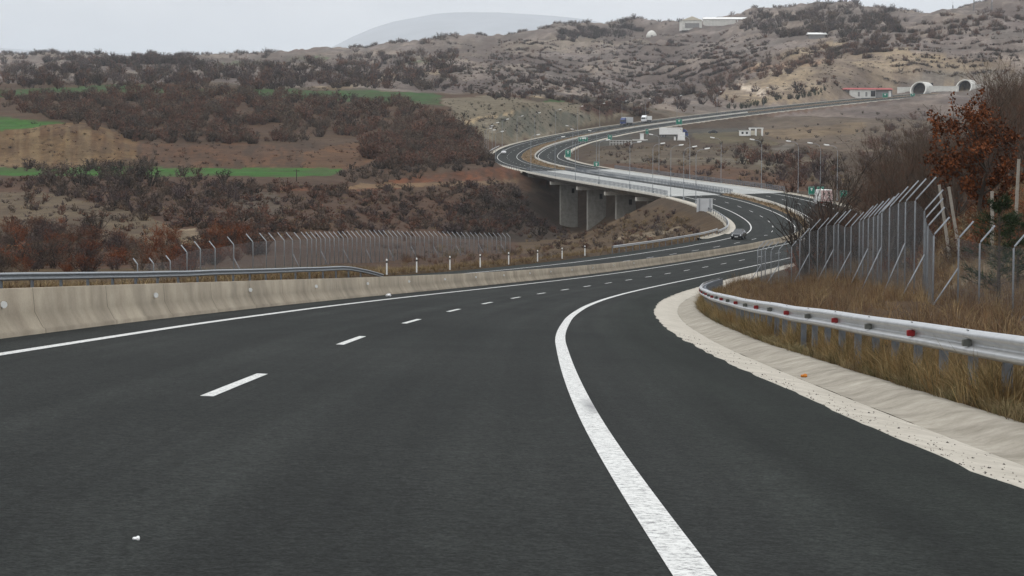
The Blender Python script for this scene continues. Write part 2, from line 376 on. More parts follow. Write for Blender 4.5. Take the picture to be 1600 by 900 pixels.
def concrete_mat(name, c0, c1, streak=True, scale=1.2, joint=0):
    m, n, b = new_mat(name, .9, .2)
    q = noise(n, scale, 6, .65); f = noise(n, 25, 3)
    c = ramp(n, q.outputs[0], .3, .7, c0, c1).outputs[0]
    if streak:
        s = noise(n, .7, 5, .55, vec_scale=(1, 1, .16))
        c = mixc(n, 'MULTIPLY', .85, c, ramp(n, s.outputs[0], .35, .62, (.84, .83, .82), (1.05, 1.05, 1.04)).outputs[0])
    c = mixc(n, 'MULTIPLY', .5, c, ramp(n, f.outputs[0], .3, .7, (.8, .8, .8), (1.12, 1.12, 1.12)).outputs[0])
    if joint:
        uv = n.nodes.new('ShaderNodeUVMap'); sp = n.nodes.new('ShaderNodeSeparateXYZ'); n.links.new(uv.outputs[0], sp.inputs[0])
        pp = n.nodes.new('ShaderNodeMath'); pp.operation = 'PINGPONG'; pp.inputs[1].default_value = joint / 2; n.links.new(sp.outputs[1], pp.inputs[0])
        lt = n.nodes.new('ShaderNodeMath'); lt.operation = 'LESS_THAN'; lt.inputs[1].default_value = .022; n.links.new(pp.outputs[0], lt.inputs[0])
        c = mixc(n, 'MULTIPLY', lt.outputs[0], c, (.45, .43, .40))
        g = noise(n, .35, 3); c = mixc(n, 'MULTIPLY', .8, c, ramp(n, g.outputs[0], .38, .62, (.82, .81, .80), (1.12, 1.1, 1.08)).outputs[0])
    n.links.new(c, b.inputs['Base Color']); bump(n, b, f.outputs[0], .25, .01); return m
def paint_mat():
    m, n, b = new_mat('road_paint', .7, .3)
    wv = noise(n, 9, 5, .7); f = noise(n, 26, 5, .85, vec_scale=(.7, 1.0, 1.0))
    c = ramp(n, f.outputs[0], .40, .49, (.17, .17, .17), (.70, .70, .68)).outputs[0]
    c = mixc(n, 'MULTIPLY', .6, c, ramp(n, wv.outputs[0], .3, .65, (.72, .72, .72), (1.04, 1.04, 1.04)).outputs[0])
    g = n.nodes.new('ShaderNodeNewGeometry'); P = road(21.6, 8.93)
    v0_ = n.nodes.new('ShaderNodeVectorMath'); v0_.operation = 'SUBTRACT'; n.links.new(g.outputs['Position'], v0_.inputs[0]); v0_.inputs[1].default_value = tuple(P)
    v1_ = n.nodes.new('ShaderNodeVectorMath'); v1_.operation = 'MULTIPLY'; n.links.new(v0_.outputs[0], v1_.inputs[0]); v1_.inputs[1].default_value = (3.5, .28, 0)
    v = n.nodes.new('ShaderNodeVectorMath'); v.operation = 'LENGTH'; n.links.new(v1_.outputs[0], v.inputs[0])
    st = noise(n, 14, 4); a = n.nodes.new('ShaderNodeMath'); a.operation = 'MULTIPLY_ADD'; n.links.new(st.outputs[0], a.inputs[0]); a.inputs[1].default_value = -.5; n.links.new(v.outputs['Value'], a.inputs[2])
    mr = n.nodes.new('ShaderNodeMapRange'); mr.inputs[1].default_value = -.3; mr.inputs[2].default_value = .2; mr.inputs[3].default_value = .9; mr.inputs[4].default_value = 0; n.links.new(a.outputs[0], mr.inputs[0])
    c = mixc(n, 'MIX', mr.outputs[0], c, (.16, .16, .17))
    n.links.new(c, b.inputs['Base Color']); return m
def ground_mat():
    m, n, b = new_mat('earth', .95, .1)
    a = n.nodes.new('ShaderNodeVertexColor'); a.layer_name = 'col'
    q1 = noise(n, .035, 6, .7); q2 = noise(n, .3, 5, .7); q3 = noise(n, 4, 4, .7)
    c = mixc(n, 'MULTIPLY', 1, a.outputs[0], ramp(n, q1.outputs[0], .3, .7, (.72, .7, .68), (1.25, 1.25, 1.25)).outputs[0])
    c = mixc(n, 'MULTIPLY', 1, c, ramp(n, q2.outputs[0], .3, .7, (.7, .68, .66), (1.28, 1.28, 1.28)).outputs[0])
    c = mixc(n, 'MULTIPLY', .8, c, ramp(n, q3.outputs[0], .3, .7, (.6, .6, .6), (1.35, 1.35, 1.35)).outputs[0])
    n.links.new(c, b.inputs['Base Color']); bump(n, b, q2.outputs[0], .6, .6); return m
def plant_mat(name='foliage'):
    m, n, b = new_mat(name, .9, .1)
    a = n.nodes.new('ShaderNodeVertexColor'); a.layer_name = 'col'
    oi = n.nodes.new('ShaderNodeObjectInfo')
    c = mixc(n, 'MULTIPLY', 1, a.outputs[0], ramp(n, oi.outputs['Random'], 0, 1, (.8, .8, .8), (1.2, 1.2, 1.2)).outputs[0])
    q = noise(n, .8, 3); c = mixc(n, 'MULTIPLY', 1, c, ramp(n, q.outputs[0], .3, .7, (.75, .75, .75), (1.25, 1.25, 1.25)).outputs[0])
    n.links.new(c, b.inputs['Base Color']); return m
M = dict(
    asphalt=asphalt_mat(), paint=paint_mat(), earth=ground_mat(), plant=plant_mat(),
    barrier=concrete_mat('barrier_concrete', (.28, .24, .185), (.40, .35, .275), joint=6.0),
    gutter=concrete_mat('gutter_concrete', (.38, .345, .29), (.55, .51, .44), False, 2.0),
    gutterbank_shaded=concrete_mat('shaded_gutter_bank_concrete', (.235, .21, .17), (.43, .395, .335), True, 2.0),  # gutter concrete painted darker for the shade on the steep bank, with streak stains
    bridge=concrete_mat('bridge_concrete', (.22, .21, .19), (.34, .33, .30)),
    deck=concrete_mat('deck_concrete', (.31, .315, .305), (.42, .425, .41), False, .3),
    fascia=concrete_mat('fascia_concrete', (.40, .38, .34), (.55, .53, .48)),
    steel=simple('galvanised_steel', (.50, .51, .52), .42, .5, .75, .12, 4),
    steel_dull=simple('weathered_galvanised_steel', (.30, .32, .34), .55, .5, .5, .2, 6),
    steel_dark=simple('dull_grey_post_steel', (.15, .165, .185), .7, .3, .2, .25, 6),
    fence=simple('fence_post_steel', (.25, .265, .285), .6, .4, .3, .25, 4),
    wire=simple('fence_wire', (.16, .17, .18), .6, .4, .4, .15, 4),
    white=simple('white_paint', (.78, .78, .76), .55, .3, 0, .06, 2),
    offwhite=simple('chalky_white_wall', (.62, .61, .57), .8, .2, 0, .12, .5),
    cream=simple('cream_cladding', (.60, .55, .44), .7, .2, 0, .1, .3),
    green=simple('sign_green', (.004, .17, .115), .45, .4, 0, .08, 2),
    red=simple('reflector_red', (.24, .006, .008), .35, .5, 0, .2, 20),
    black=simple('black_plastic', (.012, .012, .013), .5, .4, 0, .2, 5),
    greyref=simple('grey_reflector', (.10, .105, .095), .4, .5, 0, .2, 20),
    darkcar=simple('dark_blue_grey_car_paint', (.012, .015, .02), .25, .6, .2, .1, 3),
    whitecar=simple('white_car_paint', (.75, .76, .77), .25, .6, 0, .05, 3),
    bluecar=simple('truck_blue_paint', (.015, .035, .14), .35, .5, 0, .1, 3),
    greytarp=simple('grey_white_tarpaulin', (.5, .51, .52), .7, .3, 0, .1, .6),
    glass=simple('dark_window_glass', (.02, .024, .028), .08, .8, 0, .1, 3),
    lampglass=simple('lamp_glass', (.85, .86, .84), .2, .6, 0, .03, 3),
    rubber=simple('tyre_rubber', (.015, .015, .015), .9, .2, 0, .2, 8),
    redroof=simple('red_roof_sheet', (.32, .05, .045), .6, .3, 0, .15, 1),
    greywall=simple('grey_render_wall', (.24, .235, .23), .85, .2, 0, .12, .6),
    wood=simple('weathered_pole_wood', (.07, .058, .047), .9, .1, 0, .25, 3),
    postconc=concrete_mat('post_concrete', (.24, .22, .19), (.36, .33, .29), True, 3),
    bark=simple('bark', (.075, .062, .052), .95, .1, 0, .3, 3, .4),
    tunnel_dark=simple('shaded_tunnel_lining', (.05, .06, .075), .8, .2, 0, .2, 1),
    pebble=simple('dark_pebble', (.05, .045, .04), .9, .2, 0, .4, 30),
    orange=simple('orange_stone', (.45, .16, .03), .8, .2, 0, .2, 10),
    litter=simple('white_litter', (.75, .75, .75), .6, .3, 0, .1, 10),
    pinkpanel=simple('faded_pink_panel', (.55, .40, .38), .6, .3, 0, .25, 4),
)

# ------------------------------------------------------------------ ground colours (what grows or lies there, plus shade painted under the viaduct)
jx = fbm(XT / 22, YT / 40, 4, 40) * 14 * np.clip(YT / 500, .2, 1); jy = fbm(XT / 15, YT / 30, 4, 50) * 5 * np.clip(YT / 500, .3, 1)
PX, PY = PXT + jx, PYT + jy
C = np.zeros(XT.shape + (3,), np.float32)
def setc(mask, c, f=1.0):
    f = np.asarray(f, float) * mask; C[:] = C * (1 - f[..., None]) + np.array(c) * f[..., None]
m1 = np.clip(fbm(XT / 40, YT / 60, 4, 60) * 1.3 + .5, 0, 1); m2 = np.clip(fbm(XT / 16, YT / 22, 4, 70) * 1.6 + .5, 0, 1); m3 = np.clip(fbm(PXT / 7 + jx * .3, PYT / 26, 4, 80) * 2.2 + .5, 0, 1)
setc(YT > -1, (.085, .066, .052)); setc(YT > -1, (.12, .098, .076), m1 * .6)
# near right verge: dry litter under the grass
setc((YT < 170) & (PXT > 900), (.10, .072, .046)); setc((YT < 170) & (PXT > 900), (.085, .055, .035), m2 * .7)
setc((YT < 260) & (PXT < 900) & (YT > 60), (.105, .078, .05))
setc((YT > 84) & (YT < 200) & (PXT > 1400), (.14, .09, .05), m1); setc((YT > 84) & (YT < 140) & (PXT > 1480), (.22, .19, .15), np.clip(m2 * 2 - 1.2, 0, 1))
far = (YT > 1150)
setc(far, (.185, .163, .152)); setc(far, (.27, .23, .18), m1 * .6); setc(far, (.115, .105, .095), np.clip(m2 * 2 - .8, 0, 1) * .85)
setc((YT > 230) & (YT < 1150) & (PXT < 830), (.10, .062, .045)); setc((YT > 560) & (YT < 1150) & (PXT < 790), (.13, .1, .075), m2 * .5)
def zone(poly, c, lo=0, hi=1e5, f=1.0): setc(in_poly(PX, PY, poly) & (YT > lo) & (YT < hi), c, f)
GREEN = (.05, .175, .03); GREEN2 = (.05, .125, .04); REDE = (.21, .085, .042); TANC = (.30, .245, .165); OCH = (.19, .125, .07)
# left: cut bank, red earth, green strips
zone([(-600, 196), (0, 194), (140, 192), (185, 210), (215, 222), (225, 262), (-600, 263)], OCH, 600, 790); zone([(-600, 198), (120, 194), (185, 212), (225, 262), (-600, 263)], (.10, .055, .032), 600, 790, .75 * m3); zone([(-600, 198), (120, 196), (185, 212), (225, 262), (-600, 263)], (.30, .25, .17), 600, 790, .7 * np.clip(m3[..., ::-1] * 1.6 - .9, 0, 1))
zone([(-600, 215), (100, 212), (150, 225), (205, 240), (215, 258), (-600, 260)], (.22, .17, .115), 600, 790, .6 * m2)
zone([(212, 224), (420, 226), (470, 240), (440, 262), (222, 262)], (.15, .085, .055), 600, 790); zone([(212, 224), (420, 226), (560, 222), (600, 240), (440, 262), (222, 262)], (.07, .05, .04), 560, 800, .8 * m3)
zone([(470, 238), (560, 222), (600, 240), (560, 262), (470, 266)], (.17, .095, .055), 560, 800)
zone([(-600, 262.5), (60, 262), (200, 262.5), (535, 263.5), (520, 276), (240, 276), (60, 274), (-600, 275)], GREEN, 520, 680)
zone([(-600, 180), (0, 181), (60, 187), (105, 192), (0, 203), (-600, 203)], GREEN, 690, 860)
zone([(-600, 138), (30, 139), (210, 133), (330, 138), (440, 138), (600, 143), (692, 148), (690, 162), (600, 160), (480, 155), (400, 150), (200, 143), (0, 149), (-600, 150)], GREEN2, 880, 1250)
zone([(850, 157), (880, 157), (875, 165), (840, 164)], GREEN2, 1000, 1500)
zone([(560, 295), (600, 283), (690, 268), (775, 258), (835, 262), (860, 285), (700, 286), (600, 296), (400, 305), (440, 292)], REDE, 520, 760); zone([(400, 305), (560, 292), (690, 268), (775, 258), (835, 262), (860, 285), (600, 296)], (.075, .04, .028), 520, 760, .8 * m3)
zone([(540, 288), (690, 283), (830, 283), (830, 287), (640, 291), (540, 295)], (.24, .17, .11), 520, 760)
zone([(270, 358), (305, 355), (315, 375), (285, 386), (230, 392), (262, 378)], (.33, .28, .22), 150, 480)
zone([(380, 300), (430, 302), (440, 330), (400, 345), (330, 340)], (.12, .10, .085), 300, 600)
zone([(-300, 290), (60, 300), (150, 318), (250, 345), (310, 372), (240, 392), (120, 372), (-300, 350)], (.17, .145, .11), 150, 620, .85)
# cut slope beside the far left bend
zone([(690, 155), (760, 150), (850, 160), (960, 168), (985, 180), (900, 200), (800, 228), (740, 215), (720, 190)], (.21, .195, .16), 850, 1150)
zone([(780, 178), (840, 170), (940, 180), (880, 205), (800, 215), (775, 200)], (.135, .15, .14), 850, 1150, .85); zone([(740, 190), (840, 168), (960, 175), (880, 205), (800, 222)], (.27, .26, .23), 850, 1150, .8 * m3)
zone([(728, 187), (800, 176), (800, 180), (735, 192), (738, 205), (728, 200)], (.46, .39, .28), 850, 1150)
zone([(915, 163), (970, 163), (985, 178), (940, 180), (905, 172)], (.10, .055, .042), 850, 1200)
# mound beside the bridge
zone([(820, 375), (890, 345), (1030, 322), (1140, 345), (1145, 370), (960, 392), (800, 398)], (.125, .092, .06), 300, 560); zone([(960, 372), (1010, 362), (1065, 352), (1040, 364), (980, 378)], (.33, .29, .23), 300, 560)
zone([(830, 300), (885, 310), (885, 372), (820, 378), (700, 372), (720, 310)], (.045, .034, .027), 430, 700)  # ground under the viaduct coloured darker to paint in its shade
# inside of the bend and the service area
zone([(940, 232), (1180, 232), (1300, 250), (1290, 300), (1150, 300), (1000, 272), (900, 262)], (.135, .115, .092), 520, 900)
zone([(940, 255), (1150, 262), (1290, 285), (1280, 300), (1100, 290), (960, 272)], (.13, .07, .045), 520, 900, .8)
zone([(970, 246), (1150, 248), (1230, 256), (1215, 262), (1150, 254), (970, 252)], (.20, .19, .165), 520, 950)
zone([(900, 218), (1000, 202), (1090, 200), (1230, 196), (1190, 210), (1090, 216), (1000, 222), (930, 230)], (.085, .088, .088), 860, 1100)
zone([(1085, 208), (1230, 200), (1300, 205), (1200, 226), (1090, 222)], (.16, .15, .10), 860, 1100, .8)
zone([(1200, 232), (1225, 222), (1260, 208), (1275, 209), (1240, 226), (1222, 240)], (.20, .20, .2), 700, 1150, .8)
zone([(1175, 188), (1420, 158), (1560, 150), (1560, 230), (1350, 240), (1200, 220)], (.17, .145, .125), 700, 1420); zone([(1190, 205), (1360, 190), (1350, 205), (1220, 220)], (.25, .2, .14), 700, 1420, .7)
zone([(1100, 188), (1400, 150), (1400, 157), (1170, 186)], (.13, .085, .06), 1080, 1400)
# right hills
zone([(1180, 118), (1290, 88), (1400, 75), (1480, 90), (1580, 95), (1600, 130), (1400, 148), (1180, 165), (1120, 150)], TANC, 1200, 1800, .55 + .4 * m2)
zone([(1450, 108), (1600, 112), (1600, 135), (1440, 140), (1400, 128)], (.17, .165, .15), 1300, 1700, .8)
zone([(1138, 126), (1165, 120), (1158, 132), (1195, 142), (1192, 150), (1170, 145), (1148, 134)], (.48, .42, .34), 1150, 1700)
zone([(1215, 82), (1290, 66), (1340, 62), (1300, 76), (1225, 95), (1170, 104)], TANC, 1500, 2700, .9)
zone([(1080, 125), (1180, 103), (1300, 92), (1300, 98), (1190, 110), (1100, 130)], (.30, .21, .14), 1200, 2500)
zone([(330, 100), (400, 94), (500, 88), (510, 92), (400, 102), (340, 106)], (.09, .13, .06), 1800, 2600); zone([(640, 96), (720, 84), (720, 88), (640, 100)], (.10, .14, .07), 1500, 2600)
zone([(480, 136), (540, 128), (600, 116), (700, 106), (690, 118), (600, 128), (520, 140)], TANC, 1100, 2400, .8)
zone([(830, 145), (850, 142), (848, 155), (832, 152)], (.42, .36, .26), 1100, 1900)
zone([(700, 75), (1040, 45), (1050, 60), (900, 75), (720, 92)], (.25, .22, .17), 1900, 2700, .6)
gul = np.clip((.62 - rid) * 2.2, 0, 1); setc(far, (.085, .07, .065), gul * .8); m4 = np.clip(fbm(XT / 7, YT / 12, 3, 95) * 2.4 + .5, 0, 1); setc((YT > 230) & ~((PXT > 690) & (PXT < 985) & (YT > 860) & (YT < 1150)), (.09, .068, .058), m4 * .45)
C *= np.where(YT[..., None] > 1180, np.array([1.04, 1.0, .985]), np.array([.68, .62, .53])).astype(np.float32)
nc, nr = XT.shape
idx = np.arange(nc * nr).reshape(nc, nr)
F = np.stack([idx[:-1, :-1], idx[1:, :-1], idx[1:, 1:], idx[:-1, 1:]], -1).reshape(-1, 4)
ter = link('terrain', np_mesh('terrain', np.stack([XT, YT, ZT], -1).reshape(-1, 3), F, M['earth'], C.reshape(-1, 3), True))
tag(ter, 'rolling brown hills and valley ground with green field strips', 'terrain', kind='structure')

# hazy mountain far behind
a = np.linspace(-1500, 3600, 160); mv = []; mf = []
crest = np.interp(a, [-1500, -400, 0, 200, 380, 480, 500, 560, 600, 640, 700, 860, 1000, 1400, 2000, 3600], [80, 78, 76, 82, 92, 88, 84, 54, 38, 30, 17, 24, 44, 85, 85, 85])
crest = crest + fbm(a / 60, a * 0 + 2, 4, 5) * 2.5
D0 = 22000
for i, px in enumerate(a):
    for j, (dd, t) in enumerate(((15500, 0), (17200, .35), (19300, .7), (21000, .9), (22000, 1), (25000, .5), (28000, 0))):
        x = (px - 800) / FOC * dd; zc = z_at(D0, crest[i]); mv.append((x, dd, -60 + (zc + 60) * t + (fbm(np.array([px / 40.]), np.array([j * .7]), 3, 2)[0] * 40 if 0 < t < 1 else 0)))
for i in range(len(a) - 1):
    for j in range(6): mf.append((i * 7 + j, (i + 1) * 7 + j, (i + 1) * 7 + j + 1, i * 7 + j + 1))
mo = link('mountain', np_mesh('mountain', mv, mf, simple('mountain_slope', (.2, .21, .22), .95, .1, 0, .3, .002), smooth=True))
tag(mo, 'pale blue mountain fading into haze behind the hills', 'mountain', kind='structure')

# ------------------------------------------------------------------ road, gutters, markings
def steps(a, b):
    r = [a]
    while r[-1] < b - 1e-6:
        d = r[-1]; r.append(min(b, d + (.5 if d < 60 else 1 if d < 160 else 2 if d < 500 else 4)))
    return np.array(r)
def ribbon_arrays(ds, offs, ups, med=True, wob=0.0):
    """cross-section (offs, ups) swept along stations ds -> verts, quads, uv (u = offset, v = distance)"""
    V = []; U = []
    s = np.interp(ds, DD, SS)
    for o, u in zip(offs, ups):
        oo = np.full(len(ds), float(o))
        V.append(road(ds, oo, u, med)); U.append(np.stack([oo, s], -1))
    V = np.array(V); U = np.array(U); k, n = V.shape[:2]
    ix = np.arange(k * n).reshape(k, n)
    Fq = np.stack([ix[:-1, :-1], ix[1:, :-1], ix[1:, 1:], ix[:-1, 1:]], -1).reshape(-1, 4)
    return V.reshape(-1, 3), Fq, U.reshape(-1, 2)
def join(parts):
    V = []; Fs = []; U = []; n = 0
    for v, f, u in parts: V.append(v); Fs.append(f + n); U.append(u); n += len(v)
    return np.concatenate(V), np.concatenate(Fs), np.concatenate(U)
def ribbon(name, mat, ds, offs, ups, parent=None, smooth=False, med=True):
    v, f, u = ribbon_arrays(ds, offs, ups, med)
    return link(name, np_mesh(name, v, f, mat, uv=u, smooth=smooth), parent)
EDGE = 11.47; LL = 1.50; DL = LL + 3.68; RL = LL + 7.36; BASE = .30
dA = steps(-30, BR0); dC = steps(BR1, 1440)
# asphalt: right carriageway (ours) with a ragged outer edge, and the other one
def asphalt(name, ds, sgn, label):
    off = np.array([0.0, .3, LL, DL, RL, 10.2, EDGE])
    v, f, u = ribbon_arrays(ds, off * sgn, np.zeros(len(off)))
    n = len(ds); ix = np.arange((len(off) - 1) * n, len(off) * n)
    if sgn > 0:
        j = vnoise(ds * .9, ds * 0, 5) * .08 + vnoise(ds * 4.3, ds * 0, 6) * .03 - .05
        h = np.interp(ds, DD, HX); v[ix, 0] += j; v[ix, 1] -= j * h
    u[:, 0] = np.abs(u[:, 0])
    o = link(name, np_mesh(name, v, f if sgn > 0 else f[:, ::-1], M['asphalt'], uv=u))
    return tag(o, label, 'road', kind='structure')
asphalt('road', dA, 1, 'dark asphalt carriageway curving right downhill from the camera')
asphalt('road', dA, -1, 'dark asphalt carriageway beyond the concrete barrier')
asphalt('road', dC, 1, 'far asphalt carriageway right of the grass median past the bridge')
asphalt('road', dC, -1, 'far asphalt carriageway left of the grass median past the bridge')
# concrete gutters
G_O = [11.42, 12.1, 12.38, 12.52, 12.66, 12.84, 13.02, 13.22, 13.32]; G_U = [-.006, -.08, -.135, -.125, -.08, -.015, .025, .01, -.5]
def gutter(ds, sgn, label):
    parts = [ribbon_arrays(ds, np.array(G_O[:3]) * sgn, G_U[:3])]
    o = link('gutter', np_mesh('gutter', parts[0][0], parts[0][1] if sgn > 0 else parts[0][1][:, ::-1], M['gutter'], uv=parts[0][2], smooth=True))
    tag(o, label, 'gutter', kind='structure')
    v, f, u = ribbon_arrays(ds, np.array(G_O[2:]) * sgn, G_U[2:])
    v[:, 2] += (fbm(v[:, 1] * 1.3, v[:, 0] * .5, 3, 3) * .018) * (v[:, 1] < 200)
    p = link('gutter_bank', np_mesh('gutter_bank', v, f if sgn > 0 else f[:, ::-1], M['gutterbank_shaded'], uv=u, smooth=True), o)
    return o
gutter(dA, 1, 'pale concrete drainage gutter along the right road edge')
gutter(steps(322, BR0), -1, 'concrete gutter along the outer edge of the opposite carriageway')
gutter(dC, 1, 'far concrete gutter on the inside of the bend by the green signs')
gutter(dC, -1, 'far concrete gutter below the grey cut slope')
# painted lines (4 mm above the asphalt)
def line(ds, o, wd): return ribbon_arrays(ds, [o - wd / 2, o + wd / 2], [.004, .004])
dall = steps(-30, 1440)
L1 = [line(dall, LL, .18), line(dall, RL, .20)]; L2 = [line(dall, -LL, .18), line(dall, -RL, .2)]
def dashes(sgn, s0):
    res = []
    s = s0
    while s < 1400:
        ds = np.interp([s, s + 1.7, s + 3.4, s + 4.6], SS, DD)
        res.append(line(ds, sgn * DL, .13)); s += 14.8 if s < 600 else 14.8
    return res
sA = np.interp(20.78 * K, DD, SS) - 2.3
for nm, prt, lab in (('road_markings', L1 + dashes(1, sA), 'white edge lines and lane dashes of the right carriageway'),
                     ('road_markings', L2 + dashes(-1, 3.0), 'white edge lines and lane dashes of the opposite carriageway')):
    v, f, u = join(prt); tag(link(nm, np_mesh(nm, v, f, M['paint'], uv=u)), lab, 'road markings', kind='structure')
# median ground strip beyond the barrier section
dm1 = steps(318, BR0); dm2 = steps(BR1, 1440)
for dsm in (dm1, dm2):
    hmv = np.interp(dsm, DD, HM); V = []
    for t, up in ((-1, -.02), (-.5, .12), (0, .18), (.5, .12), (1, -.02)):
        V.append(road(dsm, t * (hmv + .01), up + fbm(dsm / 3, dsm * 0 + t, 3, 8) * .05, med=False))
    V = np.array(V); ix = np.arange(V.shape[0] * V.shape[1]).reshape(V.shape[:2])
    Fq = np.stack([ix[:-1, :-1], ix[1:, :-1], ix[1:, 1:], ix[:-1, 1:]], -1).reshape(-1, 4)
    cc = np.full((V.shape[0] * V.shape[1], 3), (.17, .12, .07)); cc *= (.75 + .5 * vnoise(V.reshape(-1, 3)[:, 1] / 9, V.reshape(-1, 3)[:, 0], 4))[:, None]
    tag(link('median_ground', np_mesh('median_ground', V.reshape(-1, 3), Fq, M['earth'], cc, True)), 'dry brown grass strip between the two carriageways', 'median', kind='structure')

# ------------------------------------------------------------------ concrete median barrier
BH = .74
bt = thing('concrete_barrier', 'long cast concrete median barrier with white reflectors left of our lanes', 'barrier', tuple(road(45, 0)))
bl = np.array(bt.location)
def rel(o, v):
    v = v - np.array(o.location); return v
dB = steps(-25, 352)
pb_o = [-.30, -.30, -.20, -.10, -.075, .075, .10, .20, .30, .30]; pb_u = [-.3, .05, .20, BH - .02, BH, BH, BH - .02, .20, .05, -.3]
pb_o = [-.29, -.29, -.24, -.11, -.08, .08, .11, .24, .29, .29]; pb_u = [-.3, .07, .10, .34, BH, BH, .34, .10, .07, -.3]
v, f, u = ribbon_arrays(dB, pb_o, pb_u)
link('barrier_wall', np_mesh('barrier_wall', v - bl, f, M['barrier'], uv=u), bt)
refs = [0, 241, 389, 492, 573, 638, 694, 743, 787, 827, 860, 893, 925, 958, 990]
mref = MB().tube([(0, 0, 0), (.03, 0, 0)], .055, 10).mesh('reflector', M['white'])
mbk = MB().box((-.02, 0, 0), (.04, .10, .09)).mesh('reflector_bracket', M['black'])
lastd = 0
for px in refs:
    d = d_for(px, .1, max(20, lastd + 4), 260); lastd = d
    p = road(d, .10, .50) - bl; a_ = road_dir(d) - math.pi / 2
    r = link('reflector', mref, bt, tuple(p + np.array([.03, 0, 0]))); r.rotation_euler = (0, 0, a_ - .9)
    k = link('reflector_bracket', mbk, r, (0, 0, 0))
# far concrete median kerb beyond the barrier end and on our side of the grass strip
for (da, db, o0, lab) in ((352, BR0, 0, 'low concrete median wall before the bridge'), (BR1, 1200, .25, 'far pale concrete barrier beside the grass median')):
    ds = steps(da, db); b2_ = thing('concrete_barrier', lab, 'barrier', tuple(road(da, o0, 0, True)))
    v, f, u = ribbon_arrays(ds, [o0 - .2 + .01, o0 - .1, o0 + .1, o0 + .2], [-.2, .6, .6, -.2])
    if o0 == 0: v, f, u = ribbon_arrays(ds, [.02, .1, .25, .3], [-.2, .55, .55, -.2])
    link('barrier_wall', np_mesh('barrier_wall', v - np.array(b2_.location), f, M['fascia'], uv=u), b2_)

# ------------------------------------------------------------------ guard rails (W-beam)
WP = [(-.0, .31), (.03, .305), (.035, .303), (.085, .275), (.092, .265), (.098, .24), (.092, .222), (.085, .215), (.012, .185), (.004, .178), (0, .155), (.004, .132), (.012, .125), (.085, .095), (.092, .088), (.098, .07), (.092, .045), (.085, .035), (.035, .007), (.03, .005), (0, 0)]
def guard_rail(label, ds, o, side, top=.86, spacing=1.85, ref=False, dip_end=False, wobble=True, post_far=1e9, mat='steel', pmat='steel_dark'):
    """side=+1: beam faces the road on its left (rail stands right of the road)"""
    base = road(ds[0], o); t = thing('guard_rail', label, 'guard rail', tuple(base)); bl = np.array(t.location)
    dd = ds
    up = np.full(len(dd), top - .31)
    if wobble: up = up + fbm(dd / 9.0, dd * 0, 2, 12) * .03
    if dip_end:
        e_ = np.clip((dd - (dd[-1] - 14)) / 14, 0, 1); up = up - e_ ** 1.5 * .75
    V = [road(dd, o - side * x, 0) + np.stack([0 * up, 0 * up, up + z], -1) for x, z in WP]
    V = np.array(V) - bl; ix = np.arange(V.shape[0] * V.shape[1]).reshape(V.shape[:2])
    Fq = np.stack([ix[:-1, :-1], ix[1:, :-1], ix[1:, 1:], ix[:-1, 1:]], -1).reshape(-1, 4)
    if side > 0: Fq = Fq[:, ::-1]
    me = np_mesh('beam', V.reshape(-1, 3), Fq, M[mat], smooth=True)
    beam = link('beam', me, t)
    sd = beam.modifiers.new('Solidify', 'SOLIDIFY'); sd.thickness = .004
    # posts
    h = top - .05
    mp_ = MB().box((0, 0, h / 2 - .35), (.10, .13, h + .7)).box((-.09 * side, 0, h - .13), (.13, .10, .12)).mesh('post', M[pmat], bevel=.006)
    s0, s1 = np.interp([ds[0], ds[-1]], DD, SS); ss = np.arange(s0 + .3, s1 - (3 if dip_end else 0), spacing)[:100]
    for s in ss:
        d = np.interp(s, SS, DD); p = road(d, o + side * .16, np.interp(d, dd, up) - (top - .31)) - bl
        q = link('post', mp_, t, tuple(p)); q.rotation_euler = (0, 0, road_dir(d) - math.pi / 2)
    return t, up
dR = steps(12.5, 150)
gr, upR = guard_rail('silver guard rail with red and grey reflectors curving along the right verge', dR, 13.42, 1)
bl = np.array(gr.location)
mrr = MB().box((-.035, 0, 0), (.105, .07, .078)).box((.0, .0, -.05), (.04, .05, .03)).mesh('reflector', M['red'], bevel=.006)
mrg = MB().box((-.035, 0, 0), (.105, .07, .078)).box((.0, .0, -.05), (.04, .05, .03)).mesh('reflector', M['greyref'], bevel=.006)
mbolt = MB().box((0, 0, 0), (.012, .09, .008)).mesh('bolt', M['black'])
s = np.interp(d_for(1516, 13.40, 15, 30), DD, SS); i = 0
s0r = s
for i in range(-1, 27):
    s = s0r + 3.7 * i
    d = np.interp(s, SS, DD); u_ = np.interp(d, dR, upR)
    p = road(d, 13.42 - .03, u_ + .157) - bl
    q = link('reflector', mrg if i % 2 == 0 else mrr, gr, tuple(p)); q.rotation_euler = (0, 0, road_dir(d) - math.pi / 2)
    q['label'] = ('dark grey' if i % 2 == 0 else 'red') + ' rail reflector'
    p = road(d, 13.42 - .055, u_ + .301) - bl
    q = link('bolt', mbolt, gr, tuple(p)); q.rotation_euler = (0, 0, road_dir(d) - math.pi / 2)
GO = -12.7
dL1 = steps(60, d_for(598, GO, 120, 320)); guard_rail('grey guard rail beyond the concrete barrier, its end dipping to the ground', dL1, GO, -1, top=.84, spacing=4.0, dip_end=True, mat='steel_dull')
e0 = d_for(958, GO, 200, 360)
dL2 = steps(e0, 420); guard_rail('guard rail round the outside of the bend beside the oncoming dark car', dL2, GO, -1, top=.8, spacing=4.0, wobble=False)
dL3 = steps(668, 900); guard_rail('far guard rail along the outer edge of the bend below the cut slope', dL3, -13.3, -1, top=.8, spacing=6.0, wobble=False)

